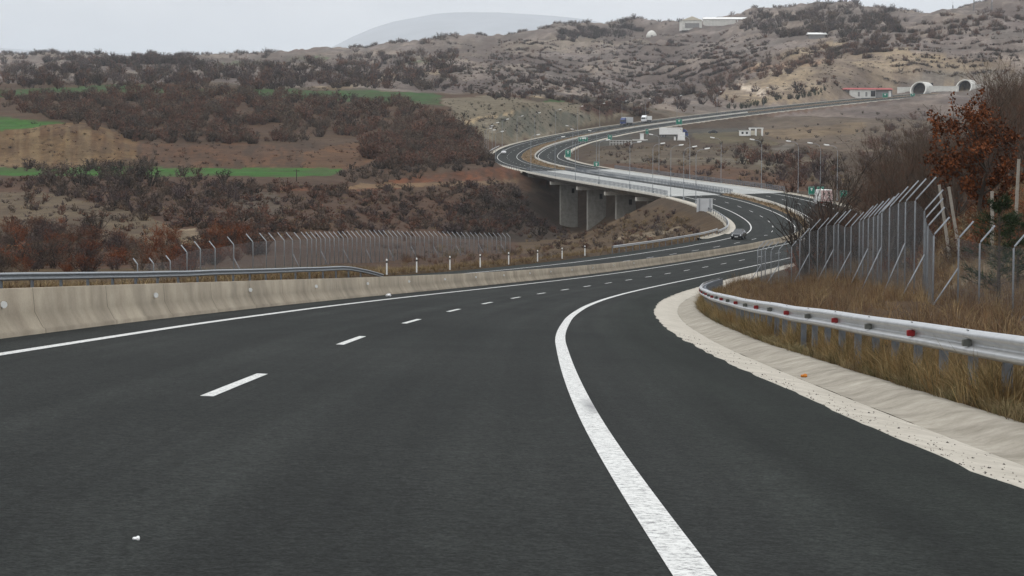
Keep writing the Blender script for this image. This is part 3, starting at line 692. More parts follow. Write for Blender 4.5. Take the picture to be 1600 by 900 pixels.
# ------------------------------------------------------------------ viaduct
br = thing('bridge', 'long curved concrete viaduct with twin decks on broad wall piers', 'bridge', tuple(road(568, 0)))
bl = np.array(br.location); dbr = steps(BR0 - .0, BR1 + .0)
for sg in (-1, 1):
    o_in, o_out = .05, 12.2
    pr = [(o_in, 0), (o_out - .5, 0), (o_out - .5, .16), (o_out, .16), (o_out, -.42), (o_out - 2.0, -.62), (o_out - 2.6, -1.75), (o_in + 2.4, -1.75), (o_in + 1.9, -.62), (o_in, -.42), (o_in, 0)]
    top = pr[:2]; rest = pr[1:]
    def rib(nm, prof, mat):
        v, f, u = ribbon_arrays(dbr, [sg * p[0] for p in prof], [p[1] for p in prof])
        return link(nm, np_mesh(nm, v - bl, f if sg > 0 else f[:, ::-1], M[mat], uv=u), br)
    rib('deck_surface', top, 'deck'); rib('parapet', pr[1:5], 'fascia'); rib('girder', pr[4:], 'bridge')
    # end diaphragms
    for dq in (BR0, BR1):
        mb = MB(); P = [road(dq, sg * p[0], p[1]) - bl for p in pr[:-1]]; mb.add(P, [tuple(range(len(P)))]); mb.build('abutment_face', M['bridge'], br)
    # railings on outer edge and inner edge
    for oo, nm in ((o_out - .2, 'railing'), (o_in + .25, 'railing')):
        mb = MB(); ups = .16 if oo > 2 else 0
        s_ = np.arange(np.interp(BR0, DD, SS), np.interp(BR1, DD, SS), 1.5)
        pts = [road(np.interp(q, SS, DD), sg * oo, ups) - bl for q in s_]
        for p in pts: mb.box(p + np.array([0, 0, .55]), (.13, .13, 1.1))
        for hh in (.45, .8, 1.1): mb.tube([p + np.array([0, 0, hh]) for p in pts[::2]], .045, 4)
        mb.build(nm, M['steel_dark'], br)
    for dp in (620, 580, 545, 510):
        a_ = road_dir(dp) - math.pi / 2; c0 = road(dp, sg * 6.3, -1.75)
        zb = min(ground(*road(dp, sg * x)[:2]) for x in (3, 6.3, 10)) - 2
        hgt = c0[2] - .9 - zb
        mb = MB().box((0, 0, -.9 - hgt / 2), (5.0, 1.5, hgt)); q = mb.build('pier', M['bridge'], br, loc=tuple(c0 - bl), bevel=.08); q.rotation_euler = (0, 0, a_)
        MB().box((1.1, -.76, -2.6), (.8, .06, 1.3)).build('recess_shade_plate', M['black'], q)  # black plate on the pier face paints the dark of an opening
        mb = MB(); mb.prism([(-.95, -.02), (.95, -.02), (.95, -.9), (-.95, -.9)], -5.3, 5.3)
        cap = mb.build('pier_cap', M['fascia'], br, loc=tuple(c0 - bl)); cap.rotation_euler = (0, 0, a_)
    # abutment walls
for dq, sgn_ in ((BR0, 1), (BR1, -1)):
    c0 = road(dq, 0, -1.6); a_ = road_dir(dq) - math.pi / 2
    q = MB().box((0, sgn_ * -.9, -2.2), (25.5, 1.6, 6.6)).build('abutment', M['bridge'], br, loc=tuple(c0 - bl - np.array([0, 0, .1]))); q.rotation_euler = (0, 0, a_)
#PART3
# ------------------------------------------------------------------ wire fences with outward-leaning post tops
def wire_net(path_b, path_t, pitch, r):
    """diamond netting between a bottom and a top polyline (real three-sided wires)"""
    pb = np.array(path_b); pt = np.array(path_t); seg = np.linalg.norm(np.diff(pb, axis=0), axis=1); s = np.concatenate([[0], np.cumsum(seg)])
    Ht = np.mean(np.linalg.norm(pt - pb, axis=1)); P0 = []; P1 = []
    def at(u, v):
        b = np.array([np.interp(u, s, pb[:, i]) for i in range(3)]).T; t = np.array([np.interp(u, s, pt[:, i]) for i in range(3)]).T
        return b + (t - b) * v[:, None]
    u0 = np.arange(0, s[-1] - Ht, pitch)
    for sg in (0, 1):
        n = 4
        for k in range(n):
            va, vb = np.full(len(u0), k / n), np.full(len(u0), (k + 1) / n)
            ua = u0 + Ht * (va if sg == 0 else 1 - va); ub = u0 + Ht * (vb if sg == 0 else 1 - vb)
            P0.append(at(ua, va)); P1.append(at(ub, vb))
    for v in np.linspace(.0, 1, 5):
        us = np.arange(0, s[-1], 1.0); q = at(us, np.full(len(us), v)); P0.append(q[:-1]); P1.append(q[1:])
    P0 = np.concatenate(P0); P1 = np.concatenate(P1); return tubes(P0, P1, np.full(len(P0), r), np.full(len(P0), r), 3)
def tubes(P0, P1, R0, R1, n):
    t = P1 - P0; t /= np.linalg.norm(t, axis=1)[:, None] + 1e-9
    a = np.where(np.abs(t[:, 2:3]) < .9, np.array([[0, 0, 1.]]), np.array([[1., 0, 0]]))
    u = np.cross(t, a); u /= np.linalg.norm(u, axis=1)[:, None] + 1e-9; v = np.cross(t, u)
    an = np.arange(n) * 2 * math.pi / n; N = len(P0)
    ring = u[:, None] * np.cos(an)[None, :, None] + v[:, None] * np.sin(an)[None, :, None]
    V = np.concatenate([P0[:, None] + ring * R0[:, None, None], P1[:, None] + ring * R1[:, None, None]], 1)
    k = np.arange(n); q = np.stack([k, (k + 1) % n, n + (k + 1) % n, n + k], -1)
    Fq = (q[None] + (np.arange(N) * 2 * n)[:, None, None]).reshape(-1, 4)
    return V.reshape(-1, 3), Fq
def fence(label, pts, heights, lean, mat_brace_every, pr=.031, brace_dir=(-1, 0), pitch=.10, wr=.0013):
    t = thing('wire_fence', label, 'fence', tuple(pts[0])); b0 = np.array(t.location); pb = []; pt = []
    lv = np.array(lean)
    for i, (p, h) in enumerate(zip(pts, heights)):
        sc = h / 2.4
        mb = MB().tube([(0, 0, -.5), (0, 0, h - .06), tuple(np.array([lv[0], lv[1], 0]) * .04 + np.array([0, 0, h + .01])), (lv[0] * .58 * sc, lv[1] * .58 * sc, h + .56 * sc)], pr, 8)
        mb.build('post', M['fence' if pr < .04 else 'steel_dull'], t, smooth=True, loc=tuple(np.array(p) - b0))
        if i % mat_brace_every == 1:
            MB().tube([(0, 0, h * .55), (brace_dir[0] * 1.0, brace_dir[1] * 1.0, -.25)], pr * .85, 6).build('brace', M['fence'], t, smooth=True, loc=tuple(np.array(p) - b0))
        pb.append(np.array(p) - b0 + [0, 0, .03]); pt.append(np.array(p) - b0 + [0, 0, h - .05])
    v, f = wire_net(pb, pt, pitch, wr); link('wire_mesh', np_mesh('wire_mesh', v, f, M['wire']), t)
    return t
FR = [(1700, 60, 392, 525), (1640, 62, 388, 516), (1584, 65, 384, 507), (1531, 69, 377, 492), (1498, 72, 370, 484), (1459, 72, 365, 484), (1450, 76, 351, 476), (1446, 80, 339, 468), (1444.5, 84, 327, 462), (1430, 86, 311, 456), (1415, 89, 313, 452), (1404, 92, 315, 449),
      (1390, 96, 322, 447), (1378, 99, 330, 446), (1372, 102, 334, 445), (1365, 105, 336, 444), (1357, 108, 339, 444), (1349, 111, 342, 443), (1343, 114, 344, 443), (1330, 117, 352, 442), (1320, 120, 353, 442), (1310, 123, 348, 442), (1303, 126, 350, 441), (1291, 129, 351, 441), (1278, 132, 358, 440), (1265, 135, 360, 440),
      (1250, 139, 372, 440), (1237, 142, 384, 440), (1217, 148, 389, 440), (1205, 152, 390, 440), (1196, 155, 390, 440), (1190, 158, 389, 440), (1184, 161, 388, 440)]
pts = []; hs = []
for px, d, ky, by in FR:
    top = unproj(px, ky, d); gz = ground(top[0], d); pts.append((top[0], d, gz - .02)); hs.append(min(max(top[2] - gz, 2.1), 4.2))
fence('galvanised wire fence with bent post tops climbing the right verge', pts, hs, (.95, .3), 3, brace_dir=(-1.05, -.3))
# left fence in the valley
FL = []
pxs = [215, 240, 266, 292, 313, 336, 365, 395, 416, 430, 444, 457, 469]
pxs += list(np.linspace(480, 797, 46))
pts = []; hs = []
for px in pxs:
    d = np.interp(px, [215, 300, 400, 600, 800], [150, 165, 190, 262, 345]); ky = np.interp(px, [215, 240, 266, 292, 313, 336, 365, 395, 416, 500, 600, 700, 797], [425, 421, 407, 393, 388, 387, 381, 377, 376, 372, 369, 369, 370])
    top = unproj(px, ky, d); gz = ground(top[0], d); pts.append((top[0], d, gz - .02)); hs.append(min(max(top[2] - gz, 1.5), 3.4))
fence('wire fence of many bent steel posts across the valley beyond the barrier', pts, hs, (-.9, .45), 5, pr=.045, brace_dir=(.9, -.3), pitch=.14, wr=.0024)

# ------------------------------------------------------------------ roadside delineator posts
md = MB().prism([(-.06, 0), (.06, 0), (.06, 1.0), (0, 1.06), (-.06, 1.0)], -.05, .05).mesh('marker_post', M['white'], bevel=.008)
mdb = MB().box((0, 0, .86), (.112, .13, .14)).mesh('marker_band', M['black'])
ordn = ['first', 'second', 'third', 'fourth', 'fifth', 'sixth', 'seventh', 'eighth', 'ninth', 'tenth', 'eleventh', 'twelfth', 'thirteenth', 'fourteenth', 'fifteenth', 'sixteenth', 'seventeenth', 'eighteenth']
lastd = 150
for i, px in enumerate([604, 651, 703, 750, 795, 840, 878, 914]):
    d = d_for(px, -12.6, lastd + 2, 330); lastd = d; p = road(d, -12.6, .02)
    t = thing('marker_post', f'white roadside marker post, {ordn[i]} along the bend from the dipping guard rail end', 'marker post', tuple(p), road_dir(d) - math.pi / 2, 'white marker posts along the opposite carriageway')
    q = link('post', md, t); q.scale = (1, 1, 1.15); link('band', mdb, t, (0, 0, .12))

# ------------------------------------------------------------------ street lamps
HL = 11.0
arm = [(0, 0, 0), (0, 0, 5), (0, 0, HL - 1.2), (.25, 0, HL - .45), (.8, 0, HL - .1), (1.9, 0, HL + .05)]
mpole = MB().tube(arm, [.07, .06, .05, .042, .04, .035], 8).box((0, 0, .25), (.3, .3, .5)).mesh('pole', M['steel_dull'], smooth=False)
mhead = MB().prism([(-.16, 0), (.16, 0), (.2, .1), (.1, .22), (-.1, .22), (-.2, .1)], 0, 1.05, 1, .7).mesh('lamp_head', M['white'], bevel=.02)
mglass = MB().box((.5, 0, -.015), (.7, .24, .05)).mesh('lamp_glass', M['lampglass'])
def lamp(d, o, side, label, group):
    p = road(d, o, .1); t = thing('street_lamp', label, 'street lamp', tuple(p), road_dir(d) - math.pi / 2 + (math.pi if side > 0 else 0), group)
    link('pole', mpole, t); h = link('lamp_head', mhead, t, (1.75, 0, HL - .02)); h.rotation_euler = (0, R(-8), 0); link('lamp_glass', mglass, h)
left_l = [(1125, 440, 478), (1103, 455, 490), (1072.6, 470, 520), (1048, 490, 545), (1000, 515, 575), (957, 550, 610), (914, 580, 640), (873, 610, 690), (834, 650, 760)]
for i, (px, lo, hi) in enumerate(left_l):
    d = d_for(px - 4, -11.9, lo, hi); lamp(d, -12.0, -1, f'street lamp on the near viaduct edge, {ordn[i]} from the plain grey sign', 'lamps along the near viaduct edge')
seq = [735, 775, 812, 846, 878, 910, 940, 968, 996, 1024, 1052, 1080, 1110]
for i, d in enumerate(seq): lamp(d, -13.6, -1, f'street lamp at the foot of the grey cut slope, {ordn[i]} from the viaduct', 'lamps along the outside of the far bend')
for i, d in enumerate([1150, 1200, 1255]): lamp(d, -13.6, -1, f'distant street lamp by the pale hillside road, {ordn[i]} beyond the cut slope', 'lamps along the road to the tunnels')
right_l = [(1290, 395, 455), (1264, 405, 475), (1230, 430, 500), (1184, 455, 530), (1121, 490, 570), (1072, 520, 610), (1024, 560, 660)]
for i, (px, lo, hi) in enumerate(right_l):
    d = d_for(px + 5, 12.2, lo, hi); lamp(d, 12.3 if BR0 < d < BR1 else 13.9, 1, f'street lamp on the far edge of the carriageway, {ordn[i]} from the white lorry', 'lamps along the far edge of our carriageway')
for i, (d, o) in enumerate([(722, 14.5), (790, 14.5), (860, 14.5)]): lamp(d, o, 1, f'street lamp on the inside of the far bend, {ordn[i]} past the viaduct', 'lamps inside the far bend')

# ------------------------------------------------------------------ signs
def sign(px, py_bot, py_top, w_px, d, label, posts=2, plate=None, base_red=False, rz=0, back=False, legs=None):
    b = unproj(px, py_bot, d); tz = unproj(px, py_top, d)[2]; gz = ground(b[0], d); wd = w_px * d / FOC * (1 if back else 1.15)
    gz = min(gz, b[2] - .3)
    t = thing('road_sign', label, 'road sign', (b[0], d, gz), rz, None); hb = b[2] - gz; ht = tz - gz
    MB().box((0, 0, (hb + ht) / 2), (wd, .05, ht - hb)).build('panel', M['greytarp'] if back else M['green'], t, bevel=.01)
    xs = [-wd * .33, wd * .33] if posts == 2 else [0]
    for x in xs: MB().tube([(x, -.09 if back else .08, -.4), (x, -.09 if back else .08, ht - .05)], .09 if back else .06, 8).build('post', M['steel_dull'], t)
    if not back:
        mb = MB(); hh = ht - hb; yb = -.029
        mb.box((0, yb, hb + .06 * hh), (wd * .94, .004, .02 * hh)).box((0, yb, ht - .06 * hh), (wd * .94, .004, .02 * hh)); mb.box((-wd * .46, yb, hb + hh / 2), (.02 * wd, .004, hh * .86)).box((wd * .46, yb, hb + hh / 2), (.02 * wd, .004, hh * .86))
        mb.build('sign_border', M['white'], t)
        mb = MB(); n = max(1, int(hh / .9))
        mb.box((0, yb - .002, hb + hh * .62), (.1 * wd, .004, hh * .34)).box((-.1 * wd, yb - .004, hb + hh * .74), (.07 * wd, .004, hh * .2), ry=R(45)).box((.1 * wd, yb - .004, hb + hh * .74), (.07 * wd, .004, hh * .2), ry=R(-45))
        mb.build('arrow_symbol', M['white'], t)
    if plate: MB().box((0, -.0, hb - .55), (wd * .45, .05, .75)).build('lower_plate', M['white'], t)
    if base_red: MB().box((0, .08, .5), (.5, .2, 1.0)).build('post_guard', M['red'], t)
    return t
sign(932, 265, 252.5, 7.5, 705, 'green arrow sign with a white plate beneath, nearest to the viaduct', 1, True, True)
sign(887.5, 246, 234, 8, 800, 'green sign with white plate at the inside kerb of the far bend', 1, True)
sign(907, 221, 214.5, 6, 935, 'green sign beside the slip road, left one of a close pair', 1)
sign(915, 221, 214.5, 6, 938, 'green sign beside the slip road, right one of a close pair', 1)
sign(953, 218.5, 210.5, 5.5, 930, 'small green sign on the dry grass before the service area', 1)
sign(1011, 209.5, 201.5, 4, 960, 'narrow green sign beside the white pillar at the service area', 1)
sign(1061, 194.5, 186, 8.5, 985, 'green sign standing behind the parked white lorry', 2)
sign(1383, 152.5, 145.5, 7.5, 1330, 'green sign beside the road in front of the red roofed house', 2)
sign(1426, 150.5, 146, 6, 1385, 'small green sign on the road before the tunnel mouths', 2)
sign(1268, 304, 291.5, 9, 440, 'green motorway sign behind the bare tree, left one of a pair', 2)
sign(1282, 304, 291.5, 10, 441, 'green motorway sign behind the bare tree, right one of a pair', 2)
sign(1318, 309, 297.5, 10, 450, 'green sign with white plate right of the white lorry', 2, True)
sign(1101, 334, 310, 25, d_for(1101, -13.6, 405, 470), 'large plain grey back of a road sign standing at the viaduct end', 2, back=True)

# ------------------------------------------------------------------ vehicles
def wheel(parent, x, y, r, wdt):
    wv = MB().tube([(-wdt / 2, 0, 0), (-wdt / 2 + .03, 0, 0), (wdt / 2 - .03, 0, 0), (wdt / 2, 0, 0)], [r * .9, r, r, r * .9], 16).build('wheel', M['rubber'], parent, loc=(x, y, r))
    MB().tube([(-wdt / 2 - .01, 0, 0), (wdt / 2 + .01, 0, 0)], r * .55, 12).build('rim', M['steel_dull'], wv)
def make_car(label, loc, rz, paint, lights=True):
    t = thing('car', label, 'car', loc, rz)      # front faces +y
    W = 1.76
    prof = [(-2.1, .32), (-2.15, .62), (-2.08, .9), (-1.75, 1.0), (1.0, .98), (1.75, .86), (2.08, .7), (2.14, .45), (2.1, .25), (-2.0, .25)]
    b = MB(); n = len(prof)
    secs = [(-W / 2, .93, .10), (-W / 2 + .06, 1.0, 0), (W / 2 - .06, 1.0, 0), (W / 2, .93, .10)]
    V = []; Fq = []
    for x, s, dz in secs: V += [(x, y * s, z + (dz if z < .4 else -dz * .4)) for y, z in prof]
    for k in range(3):
        for i in range(n): Fq.append((k * n + i, k * n + (i + 1) % n, (k + 1) * n + (i + 1) % n, (k + 1) * n + i))
    Fq += [tuple(range(n - 1, -1, -1)), tuple(range(3 * n, 4 * n))]
    body = b.add(V, Fq).build('body', M[paint], t, smooth=False, bevel=.03)
    def cab(pr, nm, m, wtop, wbot, inset=0):
        c = MB(); V = []
        for sx in (-1, 1): V += [(sx * (wbot if z < 1.1 else wtop) / 2, y, z) for y, z in pr]
        k = len(pr); c.add(V, [(i, (i + 1) % k, k + (i + 1) % k, k + i) for i in range(k)] + [tuple(range(k - 1, -1, -1)), tuple(range(k, 2 * k))])
        return c.build(nm, m, t, bevel=.02)
    cab([(-1.7, .97), (-1.15, 1.40), (.2, 1.42), (1.02, .96)], 'window', M['glass'], 1.22, 1.58)
    cab([(-1.22, 1.38), (-1.05, 1.46), (.12, 1.47), (.3, 1.38)], 'roof', M[paint], 1.2, 1.24)
    for sx in (-1, 1):
        for y in (-1.3, 1.32): wheel(t, sx * .76, y, .32, .2)
        MB().tube([(sx * .62, 1.95, .66), (sx * .62, 2.15, .64)], .1, 10).build('headlight', M['lampglass'], t)
        MB().box((sx * .68, -2.08, .8), (.3, .08, .14)).build('tail_light', M['red'], t)
        MB().box((sx * .92, .75, 1.0), (.16, .1, .12)).build('mirror', M[paint], t, bevel=.02)
    MB().box((0, 2.13, .48), (1.0, .06, .16)).build('grille', M['black'], t)
    MB().box((0, 2.17, .42), (.5, .02, .11)).build('number_plate', M['white'], t)
    return t
def on_road(d, o, up=.01): return tuple(road(d, o, up))
dcar = d_for(1152, -7.4, 295, 335)
make_car('dark car with headlights coming round the bend behind the barrier', on_road(dcar, -7.2), road_dir(dcar) + math.pi / 2, 'darkcar')
dwc = d_for(803, -7.6, 790, 900)
make_car('white car on the far bend of the opposite carriageway', on_road(855, -7.2), road_dir(855) + math.pi / 2, 'whitecar')
def make_lorry(label, loc, rz, cabm, boxm, Lb=11, Hb=2.7, stripe=None):
    t = thing('lorry', label, 'lorry', loc, rz)   # front faces +y
    W = 2.5
    MB().box((0, -1.2, .95), (1.0, Lb + 2.6, .3)).build('chassis', M['black'], t)
    bx = MB().box((0, -1.9, 1.15 + Hb / 2), (W, Lb, Hb)).build('trailer', M[boxm], t, bevel=.05)
    MB().box((0, -1.9 + Lb / 2 + .03, 1.15 + Hb / 2), (W * .94, .03, Hb * .94)).build('front_wall', M['offwhite'], bx)
    y0 = -1.9 + Lb / 2 + .35
    c = MB(); pr = [(y0, .55), (y0, 3.3), (y0 + .5, 3.55), (y0 + 1.2, 3.15), (y0 + 1.95, 2.5), (y0 + 2.15, 1.5), (y0 + 2.15, .45)]
    c.prism(pr, -W / 2 + .04, W / 2 - .04); cb = c.build('cab', M[cabm], t, bevel=.06)
    MB().add([(-1.05, y0 + 2.005, 2.45), (1.05, y0 + 2.005, 2.45), (1.1, y0 + 2.165, 1.6), (-1.1, y0 + 2.165, 1.6), (-1.05, y0 + 1.93, 2.45), (1.05, y0 + 1.93, 2.45), (1.1, y0 + 2.1, 1.6), (-1.1, y0 + 2.1, 1.6)], [(0, 1, 2, 3), (7, 6, 5, 4), (0, 3, 7, 4), (1, 5, 6, 2), (0, 4, 5, 1), (3, 2, 6, 7)]).build('windscreen', M['glass'], cb)
    for sx in (-1, 1):
        MB().box((sx * (W / 2 - .04), y0 + 1.35, 2.0), (.03, .8, .7)).build('side_window', M['glass'], cb)
        MB().box((sx * .95, y0 + 2.16, .8), (.35, .05, .2)).build('headlight', M['lampglass'], cb)
        MB().box((sx * 1.4, y0 + 1.9, 2.1), (.16, .12, .6)).build('mirror', M['black'], cb)
        for y in (y0 + 1.3, -1.9 + Lb * .24, -1.9 - Lb * .28, -1.9 - Lb * .40): wheel(t, sx * 1.08, y, .5, .32)
        MB().box((sx * 1.0, -1.93 - Lb / 2, .95), (.4, .06, .16)).build('tail_light', M['red'], t)
    if stripe: MB().prism([(-1.9 - Lb * .2, 3.6), (-1.9 + Lb * .42, 3.72), (-1.9 + Lb * .48, 3.0), (-1.9 + Lb * .46, 3.0), (-1.9 + Lb * .40, 3.62), (-1.9 - Lb * .2, 3.56)], W / 2 + .004, W / 2 + .02).build('stripe', M[stripe], bx)
    return t
db_ = 985
db_ = d_for(979, -7, 940, 1080)
make_lorry('blue cabbed lorry with pale grey trailer coming down the far carriageway', on_road(db_, -7.2), road_dir(db_) + math.pi / 2, 'bluecar', 'greytarp', 9.5)
dw2 = d_for(1010, -7, 960, 1120)
make_lorry('small white lorry following behind the blue one', on_road(dw2, -7.2), road_dir(dw2) + math.pi / 2, 'whitecar', 'white', 6.5, 2.0)
dl = d_for(1288, 8.3, 375, 425)
t = make_lorry('white boxed lorry seen from behind through bare branches', on_road(dl, 8.0), road_dir(dl) - math.pi / 2, 'whitecar', 'white', 5, 2.4)
t.scale = (.93, .93, .93)
b0 = -1.9 - 2.5
rd = MB().box((0, b0 - .02, 2.35), (2.36, .03, 2.25)).build('rear_door', M['pinkpanel'], t)
for q, (x, z) in enumerate([(.45, 2.9), (.5, 2.1), (-.55, 2.75), (-.4, 1.9), (.1, 2.5)]): MB().tube([(x, b0 - .06, z), (x, b0 - .03, z)], .22 if q < 3 else .15, 10).build('rear_panel_mark', M['greyref'] if q % 2 == 0 else M['white'], rd)
# parked at the service area
p = unproj(1055, 219, 955); p[2] = ground(p[0], p[1])
t = make_lorry('white lorry with dark blue cab and red stripe parked at the service area', tuple(p), R(-97), 'bluecar', 'white', 10, 3.0, 'red')
p = unproj(1114, 212, 975); p[2] = ground(p[0], p[1]); make_car('dark car parked on the service area beside the white lorry', tuple(p), R(80), 'darkcar')

# ------------------------------------------------------------------ service area bits
p = unproj(1003, 221, 940); p[2] = ground(p[0], p[1]); t = thing('fuel_pillar', 'white square pillar on a low slab beside the slip road', 'pillar', tuple(p))
MB().box((0, 0, 1.3), (1.5, 1.0, 3.2)).build('pillar', M['white'], t, bevel=.05); MB().box((-.8, 0, .12), (6.5, 2.2, .5)).build('slab', M['offwhite'], t, bevel=.04); MB().box((0, 0, 3.0), (1.8, 1.3, .25)).build('cap', M['offwhite'], t)
p = unproj(1064.5, 219.5, 935); p[2] = ground(p[0], p[1]); t = thing('totem_sign', 'tall blank white totem in front of the parked white lorry', 'totem', tuple(p))
MB().box((0, 0, 1.5), (3.1, .6, 3.9)).build('panel', M['white'], t, bevel=.05); MB().box((0, 0, .1), (3.4, 1.0, .5)).build('plinth', M['offwhite'], t)
p = unproj(1054.5, 219, 936); p[2] = ground(p[0], p[1]); t = thing('kiosk', 'small white cabinet left of the tall white totem', 'cabinet', tuple(p))
MB().box((0, 0, .7), (.8, .6, 1.5)).build('cabinet', M['white'], t, bevel=.03); MB().box((0, 0, 1.5), (1.0, .8, .12)).build('lid', M['offwhite'], t)
p = unproj(1163, 211, 960); p[2] = ground(p[0], p[1]); t = thing('service_building', 'small white kiosk with an open white frame porch on the grass', 'building', tuple(p))
MB().box((0, 0, 1.1), (4.2, 4, 2.3)).build('wall', M['white'], t); MB().box((0, 0, 2.32), (4.6, 4.4, .2)).build('roof', M['offwhite'], t)
for x in (-1.0, .9): MB().box((x, -2.01, 1.2), (.9, .05, .9)).build('window', M['glass'], t)
for x in (2.6, 5.2, 8.0):
    for y in (-1.5, 1.5): MB().box((x, y + 1.5, 1.6), (.4, .3, 3.4)).build('frame_post', M['white'], t)
for y in (0, 3): MB().box((5.3, y, 3.3), (6.2, .32, .4)).build('frame_beam', M['white'], t)
MB().box((4.2, 3.2, 1.2), (3.0, .2, 2.0)).build('rear_wall', M['cream'], t)
p = unproj(972, 230, 900); p[2] = ground(p[0], p[1]); t = thing('white_railing', 'white pipe railing frames standing before the service area', 'railing', tuple(p))
for i in range(8):
    MB().tube([(-5 + i * 1.25, 0, -.2), (-5 + i * 1.25, 0, 2.0)], .07, 6).build('railing_post', M['white'], t)
for h in (.9, 1.9): MB().tube([(-5, 0, h), (3.9, 0, h)], .07, 6).build('rail', M['white'], t)

# ------------------------------------------------------------------ tunnel portals and building
def portal(px, py, d, label, rz):
    p = unproj(px, py, d); t = thing('tunnel_portal', label, 'tunnel portal', tuple(p), rz)     # mouth faces -y
    n = 22; ro, ri, L_ = 5.4, 4.75, 16
    an = np.linspace(-.18 * math.pi, 1.18 * math.pi, n)
    def ringpts(r, y, slant): return [(r * math.cos(a), y + slant * (1 - math.sin(a)) * -1.0, 2.6 + r * math.sin(a)) for a in an]
    V = ringpts(ro, -.5, 3.6) + ringpts(ri, -.5, 3.6) + ringpts(ri, L_, 0) + ringpts(ro, L_, 0); Fq = []
    for k in (0, 1, 2):
        for i in range(n - 1): Fq.append((k * n + i, k * n + i + 1, (k + 1) * n + i + 1, (k + 1) * n + i))
    col_ = MB().add(V[:2 * n], [f for f in Fq if max(f) < 2 * n]).add(V[3 * n:] + V[:n], [(i, i + 1, n + i + 1, n + i) for i in range(n - 1)]).build('collar', M['offwhite'], t)
    mid_ = [tuple(np.array(a) * .72 + np.array(b) * .28) for a, b in zip(V[n:2 * n], V[2 * n:3 * n])]; qf = [(i, i + 1, n + i + 1, n + i) for i in range(n - 1)]
    MB().add(V[n:2 * n] + mid_, qf).build('mouth_lining', M['offwhite'], t); MB().add(mid_ + V[2 * n:3 * n], qf).build('bore_lining', M['tunnel_dark'], t)  # one lining: pale where sky lights the mouth, painted dark for shade behind
    MB().box((0, L_ - .5, 2.6), (2 * ri, .3, 2 * ri)).build('bore_shade_end', M['black'], t)  # black sheet standing in for the darkness deep in the bore
    return t
portal(1437, 146.5, 1440, 'left white tunnel portal with slanted arch mouth in the hillside', R(-26))
portal(1508, 143, 1446, 'right white tunnel portal with slanted arch mouth in the hillside', R(-26))
for (a_, b_, lab) in (((1402, 148), (1427, 147), 'short white wing wall left of the left tunnel mouth'), ((1448, 147), (1498, 145), 'white retaining wall between the two tunnel mouths'), ((1519, 144), (1533, 142), 'short white wing wall right of the right tunnel mouth')):
    p0, p1 = unproj(a_[0], a_[1] - .5, 1442), unproj(b_[0], b_[1] - .5, 1444); c_ = (p0 + p1) / 2; ln = np.linalg.norm(p1 - p0)
    t = thing('retaining_wall', lab, 'retaining wall', tuple(c_), math.atan2(p1[1] - p0[1], p1[0] - p0[0]))
    MB().prism([(-.3, -1.5), (.3, -1.5), (.25, 4.4), (-.25, 4.4)], -ln / 2, ln / 2).build('wall', M['offwhite'], t); MB().box((0, 0, 4.5), (ln + .2, .8, .22)).build('coping', M['white'], t)
p = unproj(1346, 153, 1380); t = thing('control_building', 'low white house with red roof and grey end wings beside the tunnel road', 'building', tuple(p), R(12))
MB().box((-1, 0, 2.4), (17.5, 9, 5.4)).build('wall', M['offwhite'], t); MB().box((-14, .4, 2.2), (8.5, 8, 5.0)).build('end_wing', M['greywall'], t); MB().box((13.5, .4, 2.6), (11.5, 8, 5.6)).build('end_wing', M['greywall'], t)
MB().prism([(-5.2, 5.2), (5.2, 5.2), (0, 6.3)], -19, 19.6).build('roof', M['redroof'], t)
for x in (-3.5, 1.5): MB().box((x, -4.52, 2.2), (1.3, .1, 2.8)).build('door', M['greywall'], t)
MB().box((6.0, -4.52, 2.6), (3.0, .1, 3.6)).build('gate', M['black'], t); MB().box((17.5, -3.65, 2.6), (1.6, .1, 3.8)).build('shutter', M['white'], t)
# ridge buildings
p = unproj(1079, 56, 2450); p[2] = ground(p[0], p[1]) - .5; t = thing('ridge_shed', 'cream gabled shed on the ridge with a dark open front', 'building', tuple(p), R(4))
MB().prism([(-11, -3), (11, -3), (11, 8), (-11, 8)], -11, 11).build('wall', M['offwhite'], t)
g = MB(); g.add([(-11.8, -11.6, 8), (11.8, -11.6, 8), (0, -11.6, 12.5), (-11.8, 11.6, 8), (11.8, 11.6, 8), (0, 11.6, 12.5)], [(0, 1, 2), (5, 4, 3), (0, 2, 5, 3), (1, 4, 5, 2), (0, 3, 4, 1)]).build('roof', M['cream'], t)
MB().box((0, -11.1, 2.2), (16, .4, 5.5)).build('open_front_shade', M['greywall'], t)  # flat grey panel painted as the shaded inside of the open front
p = unproj(1132, 54, 2470); p[2] = ground(p[0], p[1]) - .5; t = thing('long_barn', 'long low white barn on the ridge right of the cream shed', 'building', tuple(p), R(2))
MB().box((-6, 0, 3), (36, 10, 8)).build('wall', M['offwhite'], t); MB().prism([(-6, 7), (6, 7), (0, 9.5)], -25, 25).build('roof', M['white'], t)
for x in (14, 19, 24): MB().box((x, -4.5, 3), (.8, .8, 8)).build('post', M['white'], t)
p = unproj(1018, 56, 2440); p[2] = ground(p[0], p[1]) - .5; t = thing('dome_store', 'small pale domed store on the ridge left of the sheds', 'dome', tuple(p))
MB().tube([(0, 0, -2), (0, 0, 2), (0, 0, 4.2), (0, 0, 6), (0, 0, 7.2), (0, 0, 7.8)], [6, 5.9, 5.1, 3.8, 2, .3], 20).build('dome', M['offwhite'], t, smooth=True); MB().box((0, -5.6, .5), (2.2, 1, 3)).build('door', M['greywall'], t)
p = unproj(1275, 62, 2300); g_ = hit(1275, 62); p = g_ if g_ is not None else p; t = thing('flat_shed', 'low white roofed shed among bushes on the right hill', 'shed', tuple(p), R(5))
